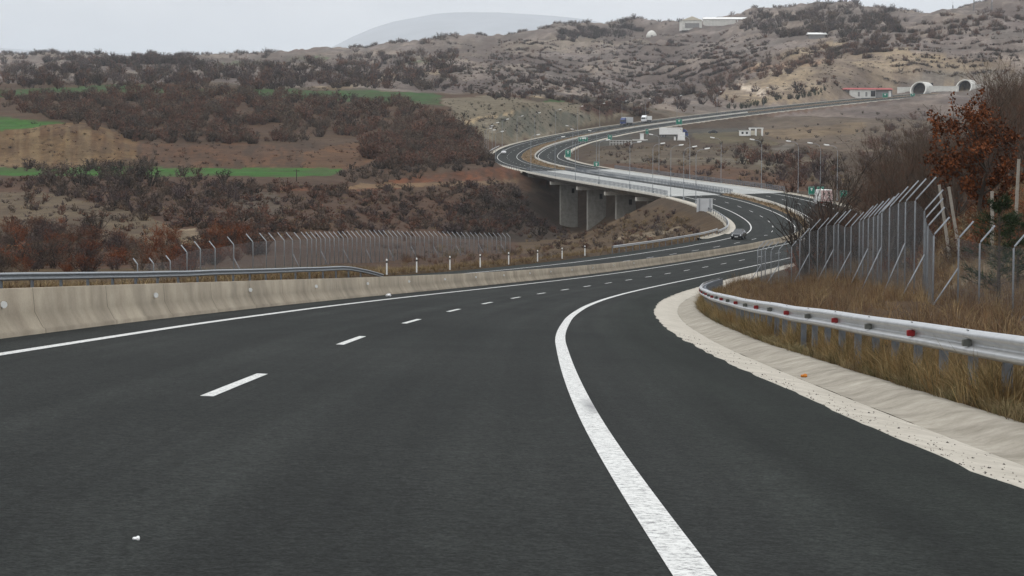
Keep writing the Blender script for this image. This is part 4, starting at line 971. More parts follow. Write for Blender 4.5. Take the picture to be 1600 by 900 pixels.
MB().box((0, 0, 1.2), (12, 7, 4)).build('wall', M['greywall'], t); MB().prism([(-4.5, 3.1), (4.5, 3.1), (0, 4.6)], -7.5, 7.5).build('roof', M['white'], t)

# ------------------------------------------------------------------ poles and masts
def pole(px, pyb, pyt, d, label, cat='utility pole', cross=True, mat='wood', r=.14, name='utility_pole', hitg=True):
    p = unproj(px, pyb, d); gz = ground(p[0], d); h = unproj(px, pyt, d)[2] - gz
    t = thing(name, label, cat, (p[0], d, gz)); MB().tube([(0, 0, -.5), (0, 0, h)], [r, r * .7], 8).build('shaft', M[mat], t)
    if cross:
        for hh in (h - .4, h - 1.2)[:cross if isinstance(cross, int) and cross is not True else 1]: MB().box((0, 0, hh), (1.6, .12, .12)).build('crossarm', M[mat], t)
    return t
pole(463.5, 308, 264.5, 545, 'dark wooden pole with crossarm in front of the green strip')
pole(1364, 130, 108, 1480, 'thin dark pole on the pale slope above the red roofed house', r=.2)
pole(1306, 138, 119, 1400, 'thin dark pole on the slope left of the red roofed house', r=.2)
pole(1410, 105, 80, 1560, 'thin dark pole between bushes on the right hillside', r=.2)
for px, pt, lab in ((1488.5, 8, 'lattice mast on the right skyline, shortest of three'), (1521.5, -3, 'lattice mast on the right skyline, middle of three'), (1549.5, -2, 'lattice mast at the right end of the skyline')):
    d = 1960; p = unproj(px, 22, d); gz = ground(p[0], d); h = unproj(px, pt, d)[2] - gz
    t = thing('radio_mast', lab, 'mast', (p[0], d, gz)); mb = MB()
    for k in range(3):
        a_ = k * 2.094; mb.tube([(1.0 * math.cos(a_), 1.0 * math.sin(a_), -1), (.45 * math.cos(a_), .45 * math.sin(a_), h)], .11, 4)
    for q in np.arange(0, h - 1, 1.6):
        s_ = 1 - .55 * q / h
        for k in range(3): a_, a2 = k * 2.094, (k + 1) * 2.094; mb.tube([(s_ * math.cos(a_), s_ * math.sin(a_), q), (s_ * .93 * math.cos(a2), s_ * .93 * math.sin(a2), q + 1.6)], .06, 4)
    mb.build('lattice', M['steel_dark'], t); MB().box((0, -.8, h - 1.5), (.5, .3, 2.2)).build('antenna', M['greytarp'], t); MB().tube([(0, 0, h - .5), (0, 0, h + 3)], .08, 5).build('whip', M['steel_dark'], t)
pole(107, 97, 80, 2200, 'thin mast on the left skyline', 'mast', False, 'steel_dark', .15, 'mast')
# old concrete fence posts on the right bank
for i, (px, yt, yb, d, tl, lab) in enumerate([(1588, 249, 330, 100, 2, 'tall weathered concrete post at the right edge below the rust oak'), (1552, 300, 376, 92, -1, 'squared concrete post standing on the bank behind the fence'), (1487, 288, 335, 104, -9, 'leaning concrete post left of the rust oak, shorter of two'), (1503, 291, 336, 101, -10, 'leaning concrete post left of the rust oak, nearer to it')]):
    p = unproj(px, yt, d); gz = ground(p[0], d); h = max(1.4, p[2] - gz); t = thing('concrete_post', lab, 'fence post', (p[0], d, gz)); t.rotation_euler = (0, R(tl), 0)
    MB().box((0, 0, h / 2 - .25), (.15, .15, h + .5), taper=.8).build('shaft', M['postconc'], t, bevel=.012); MB().box((0, -.0, h + .0), (.13, .13, .05)).build('cap', M['postconc'], t)
#PART4
# ------------------------------------------------------------------ plants: templates
def tri_soup(P, W, D):      # tapered triangle twigs: base P, width vec W, tip D
    V = np.stack([P - W, P + W, D], 1); return V.reshape(-1, 3)
def shrub_tpl(seed, n_stem=9, n_twig=70, wid=.03, spread=.5, leaf=0, leaf_s=.05, crown=.25, flat=1.0):
    """bare bush of unit height; returns verts (3 per tri) and a 0..1 shade value per tri"""
    r = np.random.default_rng(seed)
    n = n_stem; a = r.uniform(0, 2 * math.pi, n); rr = spread * np.sqrt(r.uniform(0.02, 1, n)); hh = r.uniform(.6, 1.0, n) * (1 - .45 * (rr / spread) ** 2)
    B = np.stack([rr * .25 * np.cos(a), rr * .25 * np.sin(a), -.05 + 0 * a], 1); T = np.stack([rr * np.cos(a), rr * np.sin(a), hh], 1)
    def wv(D, w):
        q = r.normal(size=D.shape); q -= (q * D).sum(1)[:, None] * D / ((D * D).sum(1)[:, None] + 1e-9); q /= np.linalg.norm(q, axis=1)[:, None] + 1e-9
        return q * np.asarray(w).reshape(-1, 1)
    V = [tri_soup(B, wv(T - B, np.full(n, wid * 1.3)), T)]; S = [r.uniform(0, .6, n)]
    k = r.integers(0, n, n_twig); t = r.uniform(.15, .95, n_twig)[:, None]
    P = B[k] + (T[k] - B[k]) * t; D = r.normal(size=(n_twig, 3)) * np.array([1, 1, .7]); D[:, 2] = np.abs(D[:, 2]) + .25; D /= np.linalg.norm(D, axis=1)[:, None]
    ln = r.uniform(.12, .34, n_twig)[:, None]; E = P + D * ln
    V.append(tri_soup(P, wv(D, np.full(n_twig, wid * .8)), E)); S.append(r.uniform(.2, 1, n_twig))
    if leaf:
        k = r.integers(0, n_twig, leaf); L_ = P[k] + (E[k] - P[k]) * r.uniform(.1, 1.1, leaf)[:, None] + r.normal(size=(leaf, 3)) * .035
        d1 = r.normal(size=(leaf, 3)); d1 /= np.linalg.norm(d1, axis=1)[:, None]; sz = leaf_s * r.uniform(.6, 1.4, leaf)
        V.append(tri_soup(L_, wv(d1, sz * .5), L_ + d1 * sz[:, None])); S.append(r.uniform(.2, 1, leaf))
    V = np.concatenate(V); V[:, :2] *= flat
    return V, np.concatenate(S)
PAL = dict(
    rust=((.048, .03, .024), (.14, .07, .047)), brown=((.048, .037, .031), (.125, .09, .066)), purple=((.038, .029, .03), (.085, .06, .055)),
    grey=((.055, .048, .044), (.12, .10, .086)), dark=((.026, .022, .019), (.062, .047, .039)), fire=((.06, .022, .013), (.19, .058, .02)), ever=((.010, .017, .010), (.033, .045, .024)), tan=((.10, .074, .045), (.23, .17, .10)), sage=((.06, .056, .05), (.11, .10, .088)))
def tpl_col(S, pal, r):
    a, b = np.array(PAL[pal][0]), np.array(PAL[pal][1]); c = a + (b - a) * S[:, None]
    return np.repeat(c, 3, 0)
TPL = dict(
    wood=[shrub_tpl(s, 10, 80, .03, .5, 36, .06) for s in range(7)],
    bush=[shrub_tpl(20 + s, 10, 46, .05, .7, 46, .12) for s in range(4)],
    fine=[shrub_tpl(40 + s, 16, 220, .010, .55, 160, .035) for s in range(4)],
    low=[shrub_tpl(120 + s, 8, 16, .07, .9, 10, .16) for s in range(3)],
    ball=[shrub_tpl(60 + s, 14, 150, .03, .75, 260, .075) for s in range(3)],
    
)
# regions in picture terms: (polygon, count, (hmin,hmax), palettes, template, label, group)
REG = [
 ([(0, 150), (110, 146), (200, 142), (300, 138), (450, 148), (560, 158), (640, 164), (690, 178), (722, 196), (752, 222), (778, 243), (740, 256), (680, 262), (610, 250), (600, 232), (640, 214), (560, 214), (470, 222), (400, 226), (215, 222), (180, 208), (130, 196), (60, 182), (0, 170)], 4200, (2.0, 5.2), ('rust', 'brown', 'rust', 'dark', 'brown'), 'wood', 'bare russet tree in the dense wood on the left hillside', 'bare trees of the wood between the green fields'),
 ([(610, 214), (690, 200), (750, 225), (778, 243), (720, 262), (600, 262), (560, 240)], 420, (3, 6), ('rust', 'brown', 'rust'), 'wood', 'bare russet tree at the tip of the wood above the red cut', 'bare trees above the red cut'),
 ([(540, 262), (780, 250), (772, 262), (700, 274), (560, 292), (530, 280)], 90, (1.5, 3.5), ('brown', 'dark'), 'bush', 'brown bush on the red earth beside the track', 'bushes by the red track'),
 ([(0, 280), (300, 282), (560, 296), (700, 288), (835, 288), (880, 320), (880, 362), (790, 365), (600, 362), (420, 366), (240, 360), (0, 372)], 1900, (.5, 2.1), ('brown', 'purple', 'dark', 'rust', 'brown', 'rust'), 'bush', 'low brown bush scattered over the lower left slope', 'bushes of the lower left slope'),
 ([(20, 262), (200, 262), (400, 284), (430, 300), (300, 330), (120, 335), (20, 310)], 200, (1.8, 3.8), ('dark', 'brown', 'purple'), 'wood', 'dark bare bush below the lower green strip', 'bushes below the lower green strip'),
 ([(70, 268), (130, 258), (165, 262), (250, 258), (255, 290), (180, 300), (80, 300)], 60, (3, 5), ('dark', 'dark', 'brown'), 'wood', 'dark tree crossing the lower green strip', 'dark trees across the lower green strip'),
 ([(0, 355), (60, 350), (150, 340), (245, 365), (350, 372), (420, 400), (300, 425), (0, 428)], 240, (1.6, 3.4), ('fire', 'rust', 'brown', 'purple', 'dark', 'fire'), 'fine', 'rusty bush behind the left guard rail', 'rusty bushes behind the left guard rail'),
 ([(0, 100), (60, 95), (200, 93), (330, 97), (400, 104), (520, 92), (620, 88), (700, 76), (730, 90), (720, 118), (690, 140), (560, 138), (470, 138), (200, 131), (0, 136)], 2300, (3, 7.5), ('purple', 'purple', 'brown', 'rust', 'dark'), 'wood', 'dusky bare tree on the skyline hills to the left', 'bare trees of the left skyline hills'),
 ([(110, 92), (320, 92), (330, 106), (110, 106)], 260, (5, 8), ('purple', 'dark'), 'wood', 'bare tree of the wooded crest on the left', 'trees of the wooded left crest'),
 ([(700, 78), (800, 68), (900, 62), (1040, 58), (1200, 62), (1200, 100), (1140, 130), (1060, 160), (1000, 185), (960, 168), (860, 158), (760, 150), (700, 140)], 3600, (.9, 3.4), ('purple', 'purple', 'brown', 'sage', 'dark', 'rust'), 'bush', 'small grey brown bush dotted over the middle hills', 'bushes of the middle hills'),
 ([(785, 70), (860, 95), (960, 138), (1012, 176), (985, 182), (930, 152), (850, 112), (775, 84)], 420, (1.6, 3.8), ('purple', 'rust', 'brown', 'purple'), 'bush', 'purple brown bush in the ravine running down the middle hills', 'bushes of the ravine'),
 ([(1000, 100), (1100, 78), (1200, 70), (1200, 92), (1110, 114), (1040, 140), (970, 142), (960, 122)], 420, (1.4, 3.6), ('purple', 'rust', 'brown', 'dark'), 'bush', 'dusky bush on the shoulder below the ridge sheds', 'bushes below the ridge sheds'),
 ([(860, 58), (1000, 38), (1012, 46), (1000, 56), (880, 66)], 200, (5, 9), ('purple', 'dark'), 'wood', 'dark tree of the clump left of the ridge sheds', 'trees left of the ridge sheds'),
 ([(1005, 168), (1060, 140), (1110, 112), (1250, 84), (1400, 44), (1440, 60), (1300, 100), (1180, 128), (1120, 150), (1080, 172)], 640, (3, 6), ('rust', 'purple', 'brown'), 'wood', 'russet bare tree along the valley beside the pale right hill', 'trees of the valley wood'),
 ([(1150, 36), (1200, 24), (1250, 18), (1400, 22), (1425, 32), (1400, 56), (1300, 62), (1180, 60)], 620, (5, 9), ('purple', 'dark', 'brown'), 'wood', 'dark tree of the wooded right skyline', 'trees of the wooded right skyline'),
 ([(1280, 92), (1350, 68), (1440, 42), (1540, 22), (1600, 14), (1600, 40), (1440, 70), (1340, 96)], 620, (2.5, 5.5), ('rust', 'brown', 'purple'), 'wood', 'russet tree of the band climbing to the right skyline', 'trees of the band on the right skyline'),
 ([(1380, 80), (1600, 30), (1600, 120), (1450, 118), (1390, 108)], 520, (1.2, 3.2), ('purple', 'dark', 'rust', 'grey'), 'bush', 'bush spotted over the rocky right hillside', 'bushes of the rocky right hillside'),
 ([(1060, 178), (1130, 150), (1200, 140), (1310, 120), (1310, 148), (1190, 160)], 60, (2, 4.5), ('purple', 'dark', 'rust'), 'bush', 'brown bush on the pale bank above the tunnel road', 'bushes above the tunnel road'),
 ([(690, 160), (860, 162), (980, 175), (900, 196), (800, 220), (720, 195)], 130, (.6, 1.8), ('sage', 'grey', 'dark'), 'bush', 'small grey bush on the cut slope above the far bend', 'bushes of the cut slope'),
 ([(905, 165), (970, 164), (985, 178), (920, 178)], 70, (1.5, 3), ('rust', 'brown'), 'bush', 'rust coloured bush at the top of the cut slope', 'rust bushes on top of the cut'),
 ([(960, 228), (1180, 224), (1300, 245), (1330, 290), (1220, 302), (1100, 290), (1000, 268), (940, 250)], 330, (.6, 2.0), ('brown', 'purple', 'dark', 'tan', 'rust'), 'bush', 'low brown bush on the rough ground inside the bend', 'bushes inside the bend'),
 ([(1150, 232), (1190, 228), (1215, 250), (1212, 262), (1150, 256)], 26, (3, 5), ('rust', 'dark'), 'wood', 'dark russet thicket tree beside the pale gravel path', 'thicket beside the gravel path'),
 ([(1200, 258), (1260, 240), (1320, 250), (1330, 300), (1240, 305)], 70, (2.5, 5), ('purple', 'brown', 'rust'), 'wood', 'purple brown thicket tree beyond the green sign pair', 'thicket beyond the green signs'),
 ([(820, 372), (890, 350), (1030, 330), (1140, 350), (1140, 372), (960, 392), (800, 396)], 420, (.4, 1.3), ('brown', 'tan', 'rust', 'purple', 'brown'), 'bush', 'small dry bush on the mound beside the viaduct piers', 'bushes on the mound by the piers'),
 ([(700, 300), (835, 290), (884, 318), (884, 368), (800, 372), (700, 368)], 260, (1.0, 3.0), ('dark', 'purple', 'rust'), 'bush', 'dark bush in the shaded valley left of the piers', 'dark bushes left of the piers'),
 ([(600, 372), (800, 384), (900, 386), (900, 398), (760, 410), (610, 416)], 200, (.5, 1.2), ('tan', 'brown', 'rust'), 'fine', 'dry brown bush behind the white marker posts', 'bushes behind the marker posts'),
 ([(1180, 205), (1400, 165), (1560, 152), (1560, 190), (1350, 215), (1200, 228)], 50, (.7, 2.2), ('purple', 'dark', 'brown'), 'bush', 'small dark bush on the brown field below the tunnel road', 'bushes on the brown field'),
 ([(1340, 215), (1380, 190), (1440, 180), (1470, 200), (1480, 300), (1430, 320), (1360, 300), (1345, 250)], 150, (2.5, 5.5), ('rust', 'brown', 'purple', 'rust'), 'fine', 'russet bush in the thicket left of the rust oak', 'bushes left of the rust oak'),
 ([(1330, 300), (1480, 300), (1600, 330), (1600, 400), (1470, 430), (1260, 430), (1240, 415)], 150, (.9, 2.2), ('fire', 'brown', 'tan', 'rust'), 'fine', 'straggly brown bush on the bank behind the wire fence', 'bushes behind the right wire fence'),
 ([(1185, 410), (1300, 380), (1340, 340), (1340, 420), (1200, 435)], 60, (1.2, 2.8), ('brown', 'fire', 'dark', 'grey'), 'fine', 'thin bare bush between the right fence and the road', 'bushes beyond the right fence end'),
]
REG += [
 ([(700, 78), (1040, 50), (1200, 60), (1420, 60), (1200, 125), (1060, 165), (1000, 187), (860, 160), (700, 142)], 4200, (.5, 1.7), ('purple', 'grey', 'brown', 'sage', 'tan', 'rust'), 'low', 'low heath tuft on the middle hills', 'heath tufts of the middle hills'),
 ([(0, 96), (520, 92), (700, 78), (700, 140), (0, 138)], 1500, (.6, 1.8), ('purple', 'brown', 'rust', 'grey'), 'low', 'low heath tuft on the left skyline hills', 'heath tufts of the left skyline hills'),
 ([(1280, 95), (1600, 15), (1600, 130), (1180, 160)], 1500, (.4, 1.5), ('tan', 'grey', 'sage', 'brown', 'purple'), 'low', 'low tuft on the pale right hillside', 'low tufts of the right hillside'),
 ([(0, 280), (560, 294), (835, 288), (880, 362), (600, 366), (420, 375), (0, 420)], 3000, (.3, 1.0), ('brown', 'rust', 'tan', 'purple'), 'low', 'low dry tuft on the lower left slope', 'dry tufts of the lower left slope'),
 ([(940, 225), (1200, 222), (1560, 155), (1340, 300), (1100, 300), (900, 262)], 1300, (.25, .8), ('tan', 'brown', 'grey', 'rust'), 'low', 'low dry tuft on the rough ground inside the bend', 'dry tufts inside the bend'),
 ([(0, 195), (140, 193), (215, 223), (440, 228), (600, 216), (560, 262), (0, 262)], 420, (.3, 1.1), ('brown', 'rust', 'dark'), 'low', 'small tuft on the eroded tan bank', 'tufts on the eroded bank'),
 ([(690, 156), (860, 160), (980, 172), (900, 200), (800, 226), (720, 195)], 500, (.3, .9), ('grey', 'sage', 'dark'), 'low', 'small tuft on the grey cut slope', 'tufts on the grey cut slope'),
]
items = []   # (px size, region index, pos, height, template key, template idx, palette)
for ri, (poly, n, (h0, h1), pals, tk, lab, grp) in enumerate(REG):
    P_ = np.array(poly, float); lo, hi = P_.min(0), P_.max(0); k = 0; tries = 0
    while k < n and tries < n * 12:
        tries += 1
        q = rng.uniform(lo, hi)
        if not in_poly(np.array([q[0]]), np.array([q[1]]), poly)[0]: continue
        if n > 200 and ri in (3, 9) and vnoise(np.array([q[0] / 34]), np.array([q[1] / 9]), 77)[0] < .3: continue
        if tk != 'low' and h1 > 2.9 and n > 80 and vnoise(np.array([q[0] / 21 + ri]), np.array([q[1] / 7]), 31)[0] < .3: continue
        q = q + np.array([vnoise(np.array([q[0] / 17.]), np.array([q[1] / 8.]), 91)[0] - .5, (vnoise(np.array([q[0] / 13.]), np.array([q[1] / 9.]), 92)[0] - .5) * .4]) * min(30, n / 12)
        if ri == 0 and rng.uniform() < .62 and in_poly(q[:1], q[1:], [(380, 200), (470, 186), (650, 188), (620, 222), (560, 232), (400, 228)])[0]: continue
        if h1 > .9 and rng.uniform() < .78 and in_poly(q[:1], q[1:], [(-20, 292), (60, 300), (150, 318), (250, 345), (300, 370), (240, 385), (120, 365), (-20, 345)])[0]: continue
        g = hit(q[0], q[1])
        if g is None: continue
        x, y = g[0] + rng.normal() * .3, g[1] + rng.normal() * .8
        st_, o_ = station(np.array([x]), np.array([y]))
        if abs(o_[0]) < 17.5 + np.interp(st_[0], DD, HM) and y < 1450: continue
        z = ground(x, y); h = rng.uniform(h0, h1) * rng.choice([.45, .7, .9, 1, 1.2])
        items.append((h * FOC / y, ri, (x, y, z), h, tk, int(rng.integers(0, len(TPL[tk]))), pals[int(rng.integers(0, len(pals)))])); k += 1
REG.append((None, 0, (3, 8), (), 'wood', 'bare tree standing on the far skyline', 'trees standing on the skyline'))
for px in np.arange(-20, 1620, 2.2):
    c = np.argmin(abs(cols - px)); m_ = (rings > 1400) & (rings < 3000); j = np.where(m_)[0][np.argmin(PYT[c][m_])]
    if vnoise(np.array([px / 26.]), np.array([3.]), 66)[0] < .36: continue
    if 1005 < px < 1170 and rng.uniform() < .75: continue
    for _ in range(2):
        y = rings[j] + rng.uniform(-40, 25); x = (px - 800 + rng.uniform(-2, 2)) / FOC * y; h = rng.uniform(2.5, 7) * (.6 + .6 * vnoise(np.array([px / 14.]), np.array([9.]), 67)[0])
        items.append((h * FOC / y, len(REG) - 1, (x, y, ground(x, y) - .4), h, 'wood', int(rng.integers(0, 7)), ['purple', 'dark', 'brown'][int(rng.integers(0, 3))]))
items.sort(key=lambda t: -t[0])
LIM = 285
mesh_cache = {}
for s_, ri, p, h, tk, ti, pal in items[:LIM]:
    key = (tk, ti, pal)
    if key not in mesh_cache:
        V, S = TPL[tk][ti]; mesh_cache[key] = np_mesh('bare_shrub', V, np.arange(len(V)).reshape(-1, 3), M['plant'], tpl_col(S, pal, rng))
    o = link('bare_shrub', mesh_cache[key]); o.location = (p[0], p[1], p[2] - .05); o.rotation_euler = (0, 0, rng.uniform(0, 6.28))
    wd = rng.uniform(.85, 1.25); o.scale = (h * wd, h * wd, h); tag(o, REG[ri][5], 'shrub', REG[ri][6])
VV = []; CC = []
from collections import defaultdict
grp_ = defaultdict(list)
for it in items[LIM:]: grp_[(it[4], it[5], it[6])].append(it)
for (tk, ti, pal), L_ in grp_.items():
    V, S = TPL[tk][ti]; c0 = tpl_col(S, pal, rng)
    pos = np.array([i[2] for i in L_]); hh = np.array([i[3] for i in L_]); a = rng.uniform(0, 6.28, len(L_)); wd = rng.uniform(.9, 1.4, len(L_)) * hh
    ca, sa = np.cos(a), np.sin(a)
    X = (V[None, :, 0] * ca[:, None] - V[None, :, 1] * sa[:, None]) * wd[:, None] + pos[:, 0:1]; Y = (V[None, :, 0] * sa[:, None] + V[None, :, 1] * ca[:, None]) * wd[:, None] + pos[:, 1:2]; Z = V[None, :, 2] * hh[:, None] + pos[:, 2:3] - .05
    VV.append(np.stack([X, Y, Z], -1).reshape(-1, 3)); CC.append((c0[None] * rng.uniform(.75, 1.3, (len(L_), 1, 1)) * np.interp(pos[:, 1], [500, 1300, 1800], [1, 1.0, 1.2])[:, None, None]).reshape(-1, 3))  # farthest plants coloured lighter, as if lifted by haze
VV = np.concatenate(VV); CC = np.concatenate(CC)
o = link('scrub_woodland', np_mesh('scrub_woodland', VV, np.arange(len(VV)).reshape(-1, 3), M['plant'], CC))
tag(o, 'bare brown scrub and woodland covering the distant hills', 'woodland', kind='stuff')

# ------------------------------------------------------------------ branching trees
def branch_tree(seed, H=7, n_main=5, levels=4, spread=.5, r0=.09, bare=True, multi=False, up=.25, trunk=.25):
    r = np.random.default_rng(seed); segs = []; tips = []
    def grow(p, d, ln, rad, lv):
        n = 3; q = np.array(p, float); dd = np.array(d, float)
        for i in range(n):
            nd = dd + r.normal(size=3) * .16 + np.array([0, 0, up * .25]); nd /= np.linalg.norm(nd); e = q + nd * ln / n; r1 = rad * (1 - .22 * (i + 1) / n * 1.6)
            segs.append((q, e, rad * (1 - .22 * i / n * 1.6), r1, lv)); q, dd = e, nd
            if lv < levels:
                for _ in range(int(r.integers(1, 3)) if lv > 0 else int(i > 0) * n_main // 2 + 1):
                    s = r.normal(size=3); s -= s.dot(dd) * dd; s /= np.linalg.norm(s) + 1e-9
                    t = dd * (1 - spread) + s * spread * r.uniform(.7, 1.5); t[2] += up * .4; t /= np.linalg.norm(t)
                    grow(q, t, ln * r.uniform(.5, .78), r1 * r.uniform(.45, .65), lv + 1)
            else: tips.append((q, dd))
    if multi:
        for k in range(n_main):
            a = r.uniform(0, 6.28); grow((.15 * math.cos(a), .15 * math.sin(a), -.2), (math.cos(a) * .28, math.sin(a) * .28, 1), H * r.uniform(.4, .56), r0 * r.uniform(.6, 1), 1)
    else: grow((0, 0, -.3), (0, 0, 1), H * .5, r0, 0)
    return segs, tips
def segs_mesh(segs, sel, n, rmin=.006):
    S_ = [s for s in segs if sel(s[4])]
    P0 = np.array([s[0] for s in S_]); P1 = np.array([s[1] for s in S_]); r0 = np.maximum(np.array([s[2] for s in S_]), rmin); r1 = np.maximum(np.array([s[3] for s in S_]), rmin * .7)
    return tubes(P0, P1, r0, r1, n)
mb_ = {}
def bare_tree_mesh(seed, H, pal, **k):
    segs, tips = branch_tree(seed, H, **k); r = np.random.default_rng(seed)
    v, f = segs_mesh(segs, lambda l: l <= 1, 6); trunk = np_mesh('trunk', v, f, M['bark'], smooth=True)
    v, f = segs_mesh(segs, lambda l: l > 1, 3, .007); c = np.array(PAL[pal][0]) * .6 + np.array(PAL[pal][1]) * .4
    f3 = np.concatenate([f[:, [0, 1, 2]], f[:, [0, 2, 3]]])
    T = np.array([t[0] for t in tips]); D = np.array([t[1] for t in tips]); kk = r.integers(0, len(T), len(T) * 2); d = D[kk] + r.normal(size=(len(kk), 3)) * .3; d /= np.linalg.norm(d, axis=1)[:, None]
    w_ = np.cross(d, r.normal(size=d.shape)); w_ /= np.linalg.norm(w_, axis=1)[:, None]; tw = tri_soup(T[kk], w_ * .006, T[kk] + d * r.uniform(.2, .6, (len(kk), 1)))
    n0 = len(v); V = np.concatenate([v, tw]); Fq = np.concatenate([f3, np.arange(len(tw)).reshape(-1, 3) + n0])
    cc = np.concatenate([np.tile(c, (len(v), 1)), np.tile(np.array(PAL[pal][1]) * .8, (len(tw), 1))])
    return trunk, np_mesh('crown', V, Fq, M['plant'], cc)
BT = [bare_tree_mesh(101, 6.5, 'brown', levels=3, spread=.45), bare_tree_mesh(102, 6.5, 'brown', levels=3, spread=.4), bare_tree_mesh(103, 6.5, 'grey', levels=3, spread=.42, multi=True, n_main=5), bare_tree_mesh(104, 6.5, 'rust', levels=3, spread=.5)]
BT.append(bare_tree_mesh(111, 6.5, 'dark', levels=3, spread=.36, multi=True, n_main=5, r0=.13)); BT.append(bare_tree_mesh(112, 6.5, 'dark', levels=3, spread=.34, r0=.13))
def put_tree(k, loc, s, label, group=None, cat='tree'):
    t = thing('bare_tree', label, cat, loc, rng.uniform(0, 6.28), group); a = link('trunk', BT[k][0], t); b = link('crown', BT[k][1], t); t.scale = (s, s, s); return t
spots = []
def scatter(poly, n, hr, label, group, kinds=(0, 1, 2, 3), dmin=90, dmax=330, dr=None):
    P_ = np.array(poly, float); lo, hi = P_.min(0), P_.max(0); k = 0; tr = 0
    while k < n and tr < n * 30:
        tr += 1; q = rng.uniform(lo, hi)
        if not in_poly(q[:1], q[1:], poly)[0]: continue
        d = rng.uniform(*dr); x = (q[0] - 800) / FOC * d; y = d
        s_, o_ = station(np.array([x]), np.array([y]))
        if abs(o_[0]) < 19: continue
        h = rng.uniform(*hr); cap_ = z_at(y, (172 + 25 * rng.uniform() if q[0] < 1545 else 100) if q[0] > 1390 else 205 + 40 * rng.uniform()) - ground(x, y); h = min(h, max(cap_ / 1.08, 2.0)); put_tree(int(rng.choice(kinds)), (x, y, ground(x, y) - .1), h / 6.5, label, group); k += 1
scatter([(1470, 0), (1640, 0), (1640, 10), (1470, 10)], 70, (7, 11.5), 'tall bare grey brown tree behind the rust oak at the right edge', 'bare trees at the right edge', (0, 1, 3), dr=(125, 230))
scatter([(1380, 0), (1480, 0), (1480, 10), (1380, 10)], 52, (5.5, 10), 'bare brown tree in the thicket left of the rust oak', 'bare trees left of the rust oak', (0, 1, 3), dr=(140, 240))
scatter([(1190, 0), (1330, 0), (1330, 10), (1190, 10)], 46, (2.5, 5.6), 'thin bare bushy tree screening the road behind the right wire fence', 'bare trees screening the road', (1, 2, 3), dr=(165, 300))
scatter([(1325, 0), (1400, 0), (1400, 10), (1325, 10)], 24, (3.5, 7), 'small bare tree at the left end of the right thicket', 'bare trees at the thicket end', (0, 1, 3), dr=(150, 300))
for px, d, h, k, lab in ((1262, 150, 7.0, 4, 'many stemmed bare tree leaning behind the far end of the right fence'), (1290, 158, 8.8, 5, 'tallest slim bare tree in front of the white lorry'), (1308, 165, 6.4, 4, 'forked bare tree right of the white lorry'), (1276, 142, 6.0, 4, 'low bare tree among the fence posts before the white lorry')):
    x = (px - 800) / FOC * d; put_tree(k, (x, d, ground(x, d) - .1), h / 6.5, lab)
for i, (px, py, d, h) in enumerate([(62, 136, 1080, 7), (76, 139, 1060, 8), (150, 138, 1075, 8.5), (122, 137, 1080, 6), (38, 138, 1060, 5)]):
    p = unproj(px, py, d); p[2] = ground(p[0], d)
    t = put_tree([1, 0, 1, 2, 3][i], tuple(p), h / 6.5, ['round dark tree on the upper green field at the left', 'larger dark tree beside a rust one on the upper green field', 'lone dark tree with clear trunk on the upper green field', 'pale bare tree on the upper green field', 'small russet tree at the left end of the upper green field'][i])
    V, S = TPL['ball'][i % 3]; c = link('twigs', np_mesh('twigs', V * np.array([3.2, 3.2, 4.4]) + np.array([0, 0, 2.0]), np.arange(len(V)).reshape(-1, 3), M['plant'], tpl_col(S, 'dark' if i != 4 else 'rust', rng)), t)
p = unproj(90, 139, 1055); p[2] = ground(p[0], p[1]); t = thing('rust_tree', 'round rust leaved tree on the upper green field', 'tree', tuple(p)); V, S = TPL['ball'][1]
MB().tube([(0, 0, -.3), (0, 0, 3)], [.25, .15], 6).build('trunk', M['bark'], t); link('crown', np_mesh('crown', V * np.array([4.2, 4.2, 6]) + np.array([0, 0, 1.2]), np.arange(len(V)).reshape(-1, 3), M['plant'], tpl_col(S, 'rust', rng)), t)

# rust-leaved oak on the right bank
def oak(px, pyb, d, H, seed, label, nleaf, pal, ls, spread=.55):
    x = unproj(px, pyb, d)[0]; t = thing('rust_oak', label, 'tree', (x, d, ground(x, d)), 0)
    segs, tips = branch_tree(seed, H, levels=3, spread=spread, r0=.13, n_main=6, up=.12); r = np.random.default_rng(seed)
    v, f = segs_mesh(segs, lambda l: l <= 1, 7); link('trunk', np_mesh('trunk', v, f, M['bark'], smooth=True), t)
    v, f = segs_mesh(segs, lambda l: l > 1, 4, .012); link('branches', np_mesh('branches', v, f, M['bark']), t)
    S_ = [s for s in segs if s[4] >= 2]; P0 = np.array([s[0] for s in S_]); P1 = np.array([s[1] for s in S_]); dens = vnoise(P1[:, 0] * 1.5, P1[:, 2] * 1.5, 3) * .5 + vnoise(P1[:, 1] * 1.5, P1[:, 2] * 1.7, 9) * .5
    w_ = np.clip((dens - .36) * 4, .02, 1); k = r.choice(len(S_), nleaf, p=w_ / w_.sum())
    L_ = P0[k] + (P1[k] - P0[k]) * r.uniform(0, 1.1, nleaf)[:, None] + r.normal(size=(nleaf, 3)) * .11
    d1 = r.normal(size=(nleaf, 3)); d1[:, 2] -= .5; d1 /= np.linalg.norm(d1, axis=1)[:, None]; w2 = np.cross(d1, r.normal(size=d1.shape)); w2 /= np.linalg.norm(w2, axis=1)[:, None]
    sz = ls * r.uniform(.6, 1.4, nleaf)[:, None]; A_, B_, C_, D_ = L_, L_ + d1 * sz * .5 + w2 * sz * .36, L_ + d1 * sz, L_ + d1 * sz * .5 - w2 * sz * .36
    V = np.stack([A_, B_, C_, D_], 1).reshape(-1, 3); c0, c1 = np.array(pal[0]), np.array(pal[1]); cl = c0 + (c1 - c0) * r.uniform(0, 1, nleaf)[:, None] ** 1.5
    link('leaves', np_mesh('leaves', V, np.arange(len(V)).reshape(-1, 4), M['plant'], np.repeat(cl, 4, 0)), t)
    return t
